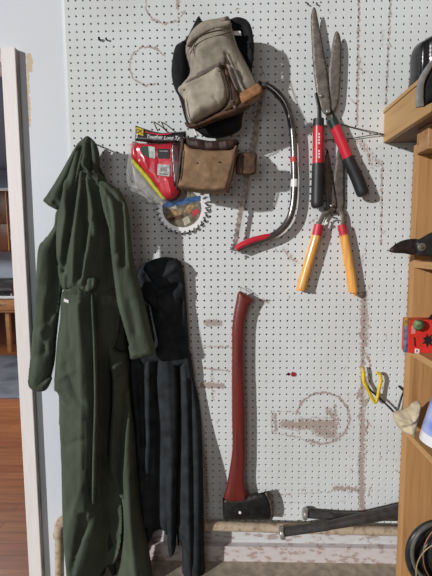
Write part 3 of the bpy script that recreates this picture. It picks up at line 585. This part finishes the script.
# ------------------------------------------------------------------ hedge shears with red and black handles
rs = thing('hedge_shears', tuple(at(330, 160, -.03)), 'hedge shears with red and black handles and long grey blades, the upper pair', 'shears')
puff('blade', [(313.5,7.5),(316,10),(319,25),(322.5,44),(327,70),(329.5,91),(331,104),(330,114),(324,114),(319,104),(316,91),(313,65),(311,30),(311,16)], -.033, .0022, 3, m_steel_old, rs, res=2.2, Tb=.001, folds=[([(314,12),(320,60),(326,100)],1.2,.0008)])
puff('blade', [(337,31),(340,36),(341.5,48),(341,68),(340,88),(338,104),(333,114),(328,112),(328,98),(328.5,80),(329,65),(332,46),(334.5,34)], -.028, .0022, 3, m_steel_old, rs, res=2.2, Tb=.001)
ptube([(316,93),(319,108),(319.5,122)], [-.033,-.034,-.038], [.006,.007,.008], 12, flat=((0,1,0),.5)).build('tang', m_axe, rs)
ptube([(329,108),(333,116),(336,126)], [-.030,-.033,-.038], [.006,.007,.008], 12, flat=((0,1,0),.5)).build('tang', m_axe, rs)
ptube([(318.6,119),(318.3,128)], -.038, [.0185,.0185]).build('ferrule', m_blackpl, rs)
ptube([(331.8,119),(335.5,128)], -.038, [.0175,.0178]).build('ferrule', mat('dark_green_ferrule', (.015,.035,.025), .4), rs)
ptube([(318.3,126.5),(318,165)], -.038, [.0183,.0188], 20).build('handle', m_redpl, rs)
ptube([(335,126.5),(348.5,159)], -.038, [.0178,.0180], 20).build('handle', m_redpl, rs)
ptube([(318,163.5),(318,170),(317.6,190),(317.3,203),(317.3,206.5),(317.5,208)], -.038, [.0200,.0210,.0215,.0220,.0195,.010], 20, 5).build('grip', m_blackpl, rs, label='black rubber grip')
ptube([(347.8,157.5),(350.5,164),(357,178),(362,191),(363.4,194.5),(364,196)], -.038, [.0195,.0205,.0215,.0220,.0195,.010], 20, 5).build('grip', m_blackpl, rs, label='black rubber grip')
disc('pivot_bolt', at(328,111.5,-.037), .0070, .007, m_steel, rs); disc('nut', at(321,96,-.0365), .0052, .005, m_steel, rs)
text('printed_letters', 'TRUE CUT', 319.3, 146, .021, -.0583, m_white, rs, rot=-90) if False else None
for k, (yy, w) in enumerate(((133,.9),(136,.9),(139,1.0),(142,.8),(150,.9),(153,1.1),(156,.9))):
    slab('printed_mark', [(318.3,yy),(319.6+w*.2,yy),(319.9,yy+1.9),(318.5,yy+2.1)], -.0572, .0012, m_white, rs)

# ------------------------------------------------------------------ shears with yellow handles
ys = thing('hedge_shears', tuple(at(330, 250, -.02)), 'smaller hedge shears with varnished yellow wooden handles and red ferrules, the lower pair', 'shears')
puff('blade', [(327,149.5),(329,155),(333,178),(336,196),(337,206),(334,213),(327,212),(325.5,200),(324,180),(324.5,162)], -.016, .0022, 3, m_steel_brn, ys, res=2, Tb=.001)
puff('blade', [(338.5,148.5),(342,156),(344.5,168),(344.5,190),(344.5,205),(341,213),(333,212),(331,203),(332.5,185),(335,165)], -.012, .0022, 3, m_steel_brn, ys, res=2, Tb=.001)
ptube([(330,208),(323,216),(318.5,226)], [-.018,-.020,-.026], [.0125,.009,.008], 12, flat=((0,1,0),.45)).build('tang', m_steel_brn, ys)
ptube([(339,208),(343,216),(342.5,226)], [-.014,-.018,-.026], [.0125,.009,.008], 12, flat=((0,1,0),.45)).build('tang', m_steel_brn, ys)
disc('pivot_bolt', at(331.5,205.8,-.021), .0062, .006, m_steel, ys)
ptube([(325,223),(328,218),(333,217.5),(338,219)], [-.026]*4, .0028, 8).build('bumper', m_steel, ys); ptube([(324,224.5),(327.5,223)], -.028, .005, 8).build('bumper', m_kwhite, ys, label='pale stop block')
ptube([(318.8,224.5),(316.6,235.5)], -.028, [.0155,.0170]).build('ferrule', m_redrub, ys)
ptube([(341.7,224.5),(344,235.5)], -.028, [.0148,.0162]).build('ferrule', m_redrub, ys)
ptube([(316.8,234.5),(312,251),(306,271),(301.3,288),(300.7,290.5)], -.028, [.0165,.0162,.0165,.0172,.0150], 18, 5).build('handle', m_yelwood, ys)
ptube([(343.8,234.5),(346.8,251),(350.2,271),(352.9,290),(353,292.5)], -.028, [.0160,.0162,.0165,.0172,.0150], 18, 5).build('handle', m_yelwood, ys)

# ------------------------------------------------------------------ axe
ax = thing('axe', tuple(at(240, 520, -.035)), 'axe with red-stained curved handle, standing head down on the pipe', 'axe')
puff('handle', [(238.7,291.5),(246,294),(253.3,299.5),(249,308),(246,318),(244.6,332),(244.3,367),(245.8,410),(246,454),(245.3,480),(246.3,500),(225,500),(227,484),(229.5,470),(232.3,448),(232,420),(231.8,389),(232,350),(232,330),(233.7,314),(236,302)], -.035, .0135, 6.5, m_axeh, ax, res=1.9, Tb=.0135)
puff('head', [(222.8,497.5),(235,498.5),(246.7,496.5),(256,493.5),(265,492),(268,494),(271,500),(272.5,507),(273,514),(271.5,519.8),(262,519.6),(246,519.8),(223.5,519.8),(222.5,508)], -.036, .017, 24, m_axe, ax, res=1.8, Tb=.015, curved=False, power=.35, sharp=50)
puff('cutting_edge', [(264.5,492),(267.5,493),(271.3,500),(273,507),(273.7,514),(272,519.8),(268,519.6),(269,512),(268,503)], -.040, .0055, 3, m_edge, ax, res=1.4, Tb=.012, label='bare grey cutting edge')
disc('stamped_mark', at(240,512.5,-.0525), .0055, .0022, m_kwhite, ax, label='round pale emblem')

# ------------------------------------------------------------------ two bats on the pipe
b1 = thing('baseball_bat', tuple(at(340, 522, -.08)), 'dark baseball bat in front of the pipe, its metal knob lowest and furthest left', 'bat', )
BY = -.077
ptube([(283,532.5),(300,530),(330,525),(360,519),(400,510.5),(440,502)], BY, [.0135,.0138,.0160,.0190,.0225,.024], 20, 4).build('barrel', m_bat, b1)
ptube([(283,532.5),(300,530),(327,525.6)], BY, [.0146,.0148,.0168], 20, 4).build('grip', m_tape, b1)
ptube([(279.3,533.2),(280.5,533),(283,532.6),(284.5,532.3)], BY, [.016,.0225,.0235,.0165], 20, 4).build('knob', m_knob, b1, label='grey metal knob')
b2 = thing('baseball_bat', tuple(at(345, 516, -.03)), 'dark baseball bat lying on top of the pipe behind the other one', 'bat')
BY2 = -.028
ptube([(306,513.8),(330,515.5),(360,516.3),(400,516),(440,515)], BY2, [.0135,.0135,.0145,.017,.019], 20, 4).build('barrel', m_bat, b2)
ptube([(306,513.8),(318,514.8),(332,515.6)], BY2, [.0150,.0146,.0146], 20, 4).build('grip', m_tape, b2)
ptube([(302.6,513.4),(303.6,513.5),(306,513.7),(307.5,513.9)], BY2, [.016,.0215,.0225,.0165], 20, 4).build('knob', m_knob, b2, label='grey metal knob')

# ------------------------------------------------------------------ circular saw blade with printed card
sb = thing('saw_blade', tuple(at(182, 208, -.01)), 'circular saw blade with a picture card of cut wood, hanging under the red packet', 'saw blade')
tp = []
for k in range(30):
    a0 = 2*math.pi*k/30; 
    for da, r in ((0,22.5),(.07,24.6),(.15,26.6),(.165,22.8)): tp.append((182.3+r*math.cos(a0+da), 208.3+r*math.sin(a0+da)))
slab('toothed_disc', tp, -.008, .002, mat('pale_blade_coating', (.85,.85,.85), .4, .2, var=.05), sb)
for k in range(16):
    a = math.radians(-8+k*12.4); cx, cy = 182.3+25.4*math.cos(a), 208.3+25.4*math.sin(a)
    slab('carbide_tooth', [(cx-1.4,cy-.8),(cx+1.2,cy-1.2),(cx+1.0,cy+1.1),(cx-1.0,cy+1.0)], -.0095, .003, m_axe, sb)
circ = lambda cx, cy, r, n=28, a0=0, a1=360: [(cx+r*math.cos(math.radians(a0+(a1-a0)*k/n)), cy+r*math.sin(math.radians(a0+(a1-a0)*k/n))) for k in range(n)]
cd_ = slab('picture_card', circ(181.6,208,19.3), -.0100, .0015, mat('card_tan_print', (.20,.17,.11), .5, var=.35, vs=60), sb)
mb_ = mat('print_blue', (.03,.12,.32), .4, var=.25, vs=60); mwd = mat('print_wood', (.40,.24,.09), .5, var=.3, vs=80); mwd2 = mat('print_cream', (.55,.50,.40), .5, var=.2, vs=80)
slab('printed_band', [(163.5,202),(180,199),(200,195.5),(200,200.5),(181,205),(163,208)], -.0106, .0005, mb_, cd_)
for q, mm in (([(167,218),(172,209),(180,211),(181,214)],mwd),([(167,219),(183,214),(184,218),(170,221.5)],m_brownlea),([(183,212),(188,205),(195,206),(190,214)],mwd),([(180,206),(187,204),(184,211)],m_khaki_dk),([(182,219),(188,216),(191,222),(185,226)],mwd2),([(170,208),(176,205),(177,209)],mwd2)):
    slab('printed_wood_block', q, -.0108, .0006, mm, cd_)
slab('printed_badge', [(191.5,211),(198,208.5),(200,212),(193,217)], -.0108, .0006, mat('print_red', (.5,.04,.05), .4), cd_)

# ------------------------------------------------------------------ red packet
rp = thing('tool_packet', tuple(at(155, 160, -.03)), 'red and black plastic packet with yellow stripe, left of the leather pouch', 'packet')
m_pkred = mat('packet_red', (.58,.025,.045), .25, var=.12, vs=30, coat=.5); m_pkblk = mat('packet_black', (.022,.018,.020), .25, var=.2, vs=40, coat=.5)
m_pkgry = mat('packet_grey', (.26,.25,.24), .35, var=.2, vs=40, coat=.3); m_pkyel = mat('packet_yellow', (.62,.60,.04), .35, var=.1, coat=.3)
puff('pouch', [(132,142),(140,143),(160,144),(178,144),(182,160),(180,180),(178,196),(164,200),(150,180),(137,164),(131,157)], -.026, .020, 8, m_pkred, rp, folds=[([(146,158),(148,176)],2,.005),([(168,180),(172,196)],2,.004),([(160,160),(160,190)],3,-.003),([(136,145),(140,160)],2,-.006)], res=1.7, Tb=.006, power=.6)
puff('grey_corner', [(132,163),(140,171),(152,186),(163,200),(152,200),(140,192),(133,178)], -.020, .008, 4, m_pkgry, rp, res=1.7)
puff('yellow_stripe', [(131,158),(134.5,159.5),(150,177),(166,198.5),(163,201),(147,181.5),(131.5,163)], -.040, .004, 1.5, m_pkyel, rp, res=1.5, Tb=.012, curved=False)
hd = puff('header_card', [(135.5,125.5),(143,128),(152,131),(162,133),(186,131),(187,142),(172,143),(150,142.5),(135,141)], -.030, .006, 3, m_pkblk, rp, res=1.7, curved=False, Tb=.003)
slab('yellow_badge', [(136.2,127),(143.6,129.2),(143.2,136),(135.9,133.6)], -.0385, .002, mat('badge_yellow', (.62,.46,.02), .4, var=.1), hd)
text('badge_letters', 'DC', 139.8, 131.4, .018, -.0392, m_blackpl, hd, rot=8)
text('title_letters', 'Tougher', 154.5, 136.9, .0165, -.0385, m_white, hd, rot=4, shear=.2)
text('title_letters', 'Long Type', 174, 137.9, .0165, -.0385, m_white, hd, rot=1, shear=.2)
slab('red_line', [(145,131.2),(160,134),(172,133),(172,134),(160,135.4),(145,132.6)], -.0385, .001, m_pkred, hd)
slab('printed_window', [(140.5,146.5),(149,146),(149.5,157),(144,157),(141,152)], -.0485, .003, mat('print_dark_green', (.03,.07,.05), .3), rp)
slab('printed_window', [(148,146),(155,147),(155,158.5),(149.5,157.5)], -.0487, .003, mat('print_pale', (.55,.60,.57), .3, var=.2, vs=60), rp)
slab('printed_panel', [(157,148.5),(169.5,149),(169,158.5),(158,158)], -.0487, .003, m_pkblk, rp); slab('printed_panel', [(159,150.2),(168,150.6),(167.6,152),(159.3,151.5)], -.0492, .001, m_pkgry, rp)
slab('white_label', [(157.5,164),(169.8,165),(169.4,176.5),(157.2,175)], -.0490, .003, mat('label_grey_white', (.55,.55,.54), .4, var=.2, vs=90), rp)
text('label_letters', 'LG', 163.5, 169.5, .018, -.0496, m_khaki_dk, rp)
slab('label_line', [(159,173.2),(168,174),(168,175),(159,174.2)], -.0494, .001, m_pkblk, rp)
puff('dark_edge', [(171,145),(180,145),(182,160),(180,178),(174,186),(172,170)], -.044, .006, 3, mat('packet_maroon', (.07,.015,.018), .3, var=.3, vs=60, coat=.4), rp, res=1.6)
# clear crumpled plastic
pm_, nt, b = newmat('clear_plastic_film'); 
b.inputs['Base Color'].default_value = (.92,.93,.93,1); b.inputs['Roughness'].default_value = .18; b.inputs['Alpha'].default_value = .22; b.inputs['Specular IOR Level'].default_value = 1
nz = nt.nodes.new('ShaderNodeTexNoise'); nz.inputs['Scale'].default_value = 60; bp = nt.nodes.new('ShaderNodeBump'); bp.inputs['Strength'].default_value = .9; bp.inputs['Distance'].default_value = .004
nt.links.new(nz.outputs[0], bp.inputs['Height']); nt.links.new(bp.outputs[0], b.inputs['Normal'])
puff('clear_film', [(129,143),(132,141),(140,144),(134,158),(146,176),(160,194),(168,198),(166,203),(158,205),(146,203),(134,196),(128,186),(126,172),(128,158)], -.030, .022, 5, pm_, rp, folds=[([(128,180),(140,188),(152,198)],2,.010),([(130,165),(136,185)],1.6,-.008),([(134,192),(146,188)],1.5,.010)], res=1.6, Tb=.006)
for k, (a, b_) in enumerate((((153.5,121.5),(158,131)), ((161,121.5),(166.5,131.5)))):
    q0 = at(a[0]+1, a[1]+1); q0.y = .012
    tag(MB().tube(catmull([q0, at(a[0]+.5,a[1]+.5,-.012), at((a[0]+b_[0])/2,(a[1]+b_[1])/2+.5,-.040), at(b_[0],b_[1],-.052)], 5), .0022, 8).build('peg_hook', m_wire),
        ('left' if k == 0 else 'right')+' one of the two dark wire pegs holding up the red packet', 'hook', 'wire pegs of the red packet')

# ------------------------------------------------------------------ yellow hook, twine, small pegs
yh = thing('utility_hook', tuple(at(385, 395, -.02)), 'bent black rod hook with yellow vinyl coated end, low on the right of the pegboard', 'hook')
ptube([(364,376),(365.5,383),(371,390.5),(380,398.5),(390,408),(394.5,412.5),(397.5,410.5),(400,402),(402,396),(404.5,390.5)], [-.022,-.024,-.026,-.026,-.026,-.026,-.026,-.022,-.016,-.008], .0036, 10).build('rod', m_wire, yh)
ptube([(362.5,367),(363.4,373),(363.5,380),(366,386),(370,394),(375,402.5),(377.5,397),(379,389),(380.8,380),(379.5,374),(377,373)], [-.028,-.03,-.032,-.034,-.036,-.036,-.034,-.032,-.030,-.028,-.028], .0058, 12).build('coated_end', m_yel, yh, label='yellow vinyl coated loop')
P = [at(398.5,386,-.006), at(404,391,-.012)]
tag(MB().tube(P, .0034, 8).build('wire_peg', m_wire), 'short black wire peg stuck in the pegboard above the yellow hook', 'hook')
tw = tag(MB().tube(catmull([at(340,124,-.006), at(360,129,-.008), at(381,133.5,-.012), at(384,134.5,-.010)], 5), .0016, 8).tube(catmull([at(384,134.5,-.010), at(372,135,-.010), at(350,138.5,-.008), at(325,140,-.006)], 5), .0015, 8).build('twine', m_wirebr), 'thin brown twine tied in a narrow V to the wooden tray corner', 'string')
def peghook(px, py, lab, s=1.0, grp=None):
    q = at(px, py); q.y = .012
    return tag(MB().tube(catmull([q, at(px,py,-.004), at(px-.3*s,py-.8*s,-.009), at(px-.8*s,py-2.6*s,-.010)], 4), .0042*s, 8).build('peg_hook', m_wire), lab, 'hook', grp)
peghook(99.5,39.5,'small black peg at upper left of the pegboard, left of the two',.9); peghook(106.5,39.5,'small black peg at upper left of the pegboard, right of the two',.7)
peghook(308,4,'small black peg at the top edge of the pegboard, left of the two',.6); peghook(317,4,'small black peg at the top edge of the pegboard, right of the two',.6)  # enlarged board holes, drawn as short black stubs
peghook(262,300.5,'tiny black stub for an enlarged hole beside the axe handle top, left of the two',.35); peghook(267.5,300.5,'tiny black stub for an enlarged hole beside the axe handle top, right of the two',.45)  # another pair of widened holes shown by stubs
tag(disc('push_pin', at(293,374,-.0), .0085, .007, mat('pin_red', (.45,.01,.03), .4)), 'small red round push pin in the middle of the pegboard', 'pin')
tag(disc('rubber_plug', at(288.3,374,-.0), .0052, .004, m_blackpl), 'small black plug left of the red pin', 'plug')
for k, (a, b_) in enumerate((((240,287.5),(241.5,292)), ((246,288.5),(246,293.5)))):
    q = at(a[0],a[1]); q.y = .012
    tag(MB().tube(catmull([q, at(a[0],a[1],-.010), at(b_[0],b_[1],-.040)],5), .0013, 8).build('peg_hook', m_steel), ('left' if k==0 else 'right')+' thin wire prong above the axe handle', 'hook', 'wire prongs above the axe')

# ------------------------------------------------------------------ shelving on the right
su = thing('shelving_unit', (.75, -.5, 0), 'pine shelving unit on the right with open shelves facing left', 'shelving unit')
SP = -.155; xp = at(410.5, 340, SP).x
MB().box((xp, SP, 0), (.995, -.118, at(413,143,SP).z), .0015).build('side_panel', m_wood, su, False)
MB().box((xp-.0, SP-.016, at(404,262,SP).z-.10), (xp+.014, SP-.0005, at(413,146,SP).z), .002).build('corner_post', m_wood, su, False) if False else None
zA = at(409, 261, SP).z; zB = at(408, 349, SP).z; zC = at(406, 431, SP).z; zD = at(400, 600, SP).z
for z in (zA, zB, zC, zD): MB().box((xp, -1.15, z-.021), (.995, SP-.0005, z), .0015).build('shelf', m_wood_h, su, False)
MB().box((xp, -1.19, 0), (.995, -1.152, 1.9), .0015).build('side_panel', m_wood, su, False)
# upper tray, deeper than the shelves
xt = at(384, 124, -.002).x; zt0 = at(384, 140, -.002).z; zt1 = at(384, 108.5, -.002).z
tr = thing('wall_tray', (.7, -.5, zt0), 'pale wooden tray with tall front board, fixed to the pegboard above the shelves', 'tray')
MB().box((xt, -1.15, zt0-.010), (xt+.019, -.001, zt1), .0015).build('front_board', m_fascia, tr, False)
MB().box((xt+.001, -1.15, zt1-.016), (xt-.004, -.001, zt1-.006), .001).build('edge_strip', m_fascia, tr, False, label='thin raised strip along the front board')
MB().box((xt+.0205, -1.15, zt0-.010), (.995, -.001, zt0+.0115), .0015).build('bottom_board', wood('shaded_brown_board', (.20,.105,.055),(.11,.055,.03),(60,3,60),.7), tr, False)  # browner than the tray: shade of its underside put into the colour
MB().box((at(426,130,SP-.06).x, SP-.075, at(426,150,SP-.06).z), (.99, SP-.002, zt0-.011), .003).build('bracket', wood('knotty_wood', (.46,.26,.12),(.22,.10,.04),(40,40,40),.6), tr, False)
# black bag in the tray, grey-rimmed opening hanging over the front
bg = thing('black_bag', tuple(at(430, 90, -.15)), 'glossy black bag with grey trimmed opening standing in the upper wooden tray', 'bag')
gl = mat('glossy_black_vinyl', (.012,.012,.014), .25, var=.2, vs=20, coat=.15)
puff('body', [(412,92),(411.5,70),(412,54),(416,45.5),(424,40.5),(434,37.5),(446,37),(458,42),(464,60),(464,95),(440,100)], -.12, .055, 8, gl, bg, folds=[([(421,45),(420,80)],3,-.012),([(428,42),(427,64)],2,.008)], res=2.2, Tb=.04)
rim = [(436+19.5*math.cos(math.radians(a)), 92+31*math.sin(math.radians(a))) for a in range(0,360,30)]
ptube([(434,60),(427,70),(421,82),(419.5,96),(420,107)], -.40, [.005,.0075,.0085,.0095,.010], 12, 5, flat=((0,1,0),.5)).build('grey_trim', mat('grey_webbing', (.20,.20,.20), .7, var=.15, vs=60), bg)
puff('opening', [(434,60),(428,70),(423,82),(422,96),(423,107),(427,105),(437,100),(444,95),(444,66),(438,60)], -.385, .012, 5, m_web, bg, res=2, Tb=.01)
# secateurs on shelf A
sc = thing('pruning_shears', tuple(at(415, 258, -.22)), 'dark pruning shears with round pivot bolt, blades pointing left off the upper shelf', 'pruners')
puff('blade', [(388.8,250.8),(393,246),(400,241.5),(409,239),(417,239),(421,243),(420,252),(414,255),(404,253.5),(394,253)], -.215, .006, 6, mat('dark_blade', (.045,.032,.034), .35, .4, var=.3, vs=40), sc, folds=[([(392,250),(404,247),(415,246)],1.5,.002)], res=1.5)
puff('handle', [(414,242),(421,238),(432,232),(446,228),(462,226),(462,234),(448,240),(440,246),(448,252),(462,256),(462,263),(444,261),(430,257),(418,255.5),(415,250)], -.222, .012, 5, m_blackpl, sc, res=1.8, Tb=.008)
disc('pivot_bolt', at(421.5,247,-.232), .0125, .006, m_steel_old, sc); disc('bolt_centre', at(421.5,247,-.238), .006, .004, m_steel_brn, sc)
# red box on shelf B with bits on top
zb_ = zB+.0005
x0 = at(407.5,340,-.20).x
rb = thing('red_box', (x0, -.2, zb_), 'red cardboard box with black and white marks on the middle shelf', 'box')
m_rbox = mat('box_red', (.68,.035,.025), .45, var=.05)
bh = .105
MB().box((x0, -.205, zb_), (x0+.20, -.158, zb_+bh), .0015).build('carton', m_rbox, rb, False)
def onbox(px, py, Y=-.2055): return px, py
slab('printed_blot', [(423,338),(426,337),(427,333.5),(429,337),(432,334),(431,338.5),(435,340),(431,342),(433,347),(429,344),(427,348),(426,343.5),(422,344),(425,341)], -.2062, .001, m_blackpl, rb)
slab('price_label', [(415,348.5),(419.5,349.3),(419.2,353.6),(414.8,352.9)], -.2062, .001, m_white, rb); slab('label_digits', [(416.2,349.9),(417.9,350.2),(417.7,352.6),(416.1,352.3)], -.2068, .001, m_khaki_dk, rb)
slab('printed_panel', [(411.5,326),(415.5,325),(415.5,333.5),(411.5,334)], -.2062, .001, mat('print_pink', (.72,.28,.24), .4), rb)
slab('printed_letters', [(414,337),(415.4,337.6),(416.2,347),(414.4,346)], -.2062, .001, m_blackpl, rb)
sp_ = rb
MB().box((x0-.009, -.204, zb_), (x0-.001, -.190, zb_+.085), .001).build('seed_packet', mat('print_blue_grey', (.16,.20,.30), .5, var=.4, vs=60), sp_, False, label='blue-grey seed packet at the end of the box')  # slim seed packet beside the carton, grouped with it as a part
MB().box((x0-.0095, -.2045, zb_+.0851), (x0-.001, -.1895, zb_+.112), .001).build('seed_packet', mat('print_orange_green', (.55,.30,.03), .5, col2=(.03,.10,.03), vs=70), sp_, False, label='orange and green top of the seed packet')
gn = tag(puff('green_pouch', [(413,327),(414,321),(419,319.5),(424,322),(424,328),(418,331)], -.226, .010, 4, mat('soft_green', (.16,.24,.10), .7, var=.35, vs=60)), 'small soft green pouch lying on top of the red box', 'pouch')
dk_ = tag(puff('black_glove', [(417,324),(420,319),(428,318),(432,314),(440,312),(452,314),(454,326),(436,327)], -.185, .02, 5, m_web), 'black crumpled glove lying on top of the red box behind the green pouch', 'glove')
# rag and bottle on shelf C
rg = tag(puff('rag', [(393,413),(398,410.5),(404,409.5),(409,407),(413,403),(418,401),(420,404),(418,414),(416,424),(413,436),(408,434),(402,431),(396,424),(393.5,418)], -.24, .030, 8, mat('cream_cotton', (.60,.51,.35), .9, var=.18, vs=30, bump=.4), folds=[([(396,414),(408,418),(414,410)],1.6,.008),([(400,426),(410,420)],1.6,-.008),([(404,410),(408,430)],1.6,.006)], res=1.6, Tb=.02), 'crumpled cream cotton rag hanging over the edge of the lower shelf', 'rag')
m_bot = mat('bottle_white', (.75,.76,.80), .35, var=.03)
bo = thing('spray_bottle', tuple(at(430, 448, -.30)), 'white bottle with pale blue label leaning on the lower shelf beside the rag', 'bottle')
A = at(438,441,-.30); A.z = zC+.026; B = at(460,380,-.30); D = (B-A)
R0 = .054
MB().tube([A-D*.02, A+D*.0, A+D*.05, A+D*.9, A+D*1.0, A+D*1.1], [R0*.8, R0*.96, R0, R0, R0*.8, R0*.4], 28).build('body', m_bot, bo)
m_lab, nt, b = newmat('blue_label'); b.inputs['Roughness'].default_value = .35
tc = nt.nodes.new('ShaderNodeTexCoord'); nz = nt.nodes.new('ShaderNodeTexNoise'); nz.inputs['Scale'].default_value = 9; rr = nt.nodes.new('ShaderNodeValToRGB')
nt.links.new(tc.outputs['Object'], nz.inputs['Vector']); nt.links.new(nz.outputs[0], rr.inputs[0]); nt.links.new(rr.outputs[0], b.inputs['Base Color'])
rr.color_ramp.elements[0].position = .35; rr.color_ramp.elements[0].color = (.10,.20,.62,1); rr.color_ramp.elements[1].position = .62; rr.color_ramp.elements[1].color = (.62,.64,.80,1)
MB().tube([A+D*.14, A+D*.86], R0*1.012, 28).build('label', m_lab, bo, label='blue and lilac label')
MB().tube([A+D*1.1, A+D*1.3], R0*.34, 16).build('cap', m_bot, bo)
# coil of black hose at the bottom
ch = thing('coiled_cable', tuple(at(440, 570, -.30)), 'coil of thick black cable on the lowest shelf at bottom right', 'cable')
def loop(cx, cy, rx, ry, Y, r, m, nm, ph=0, lab=None):
    P = [at(cx+rx*math.cos(t+ph), cy+ry*math.sin(t+ph), Y+.006*math.sin(3*t)) for t in [2*math.pi*k/40 for k in range(41)]]
    MB().tube(P, r, 12).build(nm, m, ch, label=lab)
m_cab_ = mat('black_cable', (.022,.024,.024), .4, var=.2, vs=60)
loop(440,555,32,33,-.30,.0095,m_cab_,'cable_turn'); loop(441,557,28.5,29,-.285,.0075,m_cab_,'cable_turn'); loop(439,553,27,30,-.315,.006,mat('grey_cable',(.11,.11,.10),.5),'cable_turn'); loop(444,560,22,24,-.29,.008,m_cab_,'cable_turn'); loop(447,556,17,21,-.30,.008,m_cab_,'cable_turn')
loop(446,572,30,30,-.32,.0016,mat('tan_wire',(.38,.28,.14),.5),'thin_wire',.5,'thin tan wire'); loop(452,556,29,33,-.325,.0014,mat('copper_wire',(.42,.20,.10),.4,.4),'thin_wire',1.0,'thin copper wire')
puff('cable_bundle', [(412,552),(420,536),(436,530),(456,534),(466,556),(456,580),(434,584),(418,574)], -.262, .010, 8, m_blackpl, ch, folds=[([(420,545),(436,560),(440,576)],2,.006)], res=3)

# ------------------------------------------------------------------ light
def lamp(kind, name, loc, energy, **k):
    l = bpy.data.lights.new(name, kind); l.energy = energy
    for a, v in k.items(): setattr(l, a, v)
    o = bpy.data.objects.new(name, l); C.objects.link(o); o.location = loc; return o
def aim(o, t): o.rotation_euler = (Vector(t)-o.location).to_track_quat('-Z', 'Y').to_euler()
k = lamp('SUN', 'low_sun', (-4.6, -4.0, 3.1), 2.2, angle=math.radians(1.4), color=(1.0,.985,.965)); k.rotation_euler = Vector((1.13,1.0,-.38)).to_track_quat('-Z','Y').to_euler()
k = lamp('AREA', 'soft_fill', (-.9, -3.1, 1.9), 8, shape='RECTANGLE', size=1.2, size_y=1.2, color=(.97,.98,1.0)); aim(k, (0,0,1.2))  # unseen soft fill added to lift the lower board and front faces
k = lamp('AREA', 'kitchen_ceiling_fill', (-3.4, 2.2, 2.7), 62, shape='RECTANGLE', size=2.2, size_y=2.2, color=(.95,.97,1.0));  # area lamp added under the ceiling to brighten the room beyond
w = bpy.data.worlds.new('world'); bpy.context.scene.world = w; w.use_nodes = True
w.node_tree.nodes['Background'].inputs[0].default_value = (1.0,.88,.96,1); w.node_tree.nodes['Background'].inputs[1].default_value = .035
vs = bpy.context.scene.view_settings; vs.view_transform = 'Standard'; vs.look = 'None'; vs.exposure = 0.50; vs.gamma = 1; vs.use_curve_mapping = False
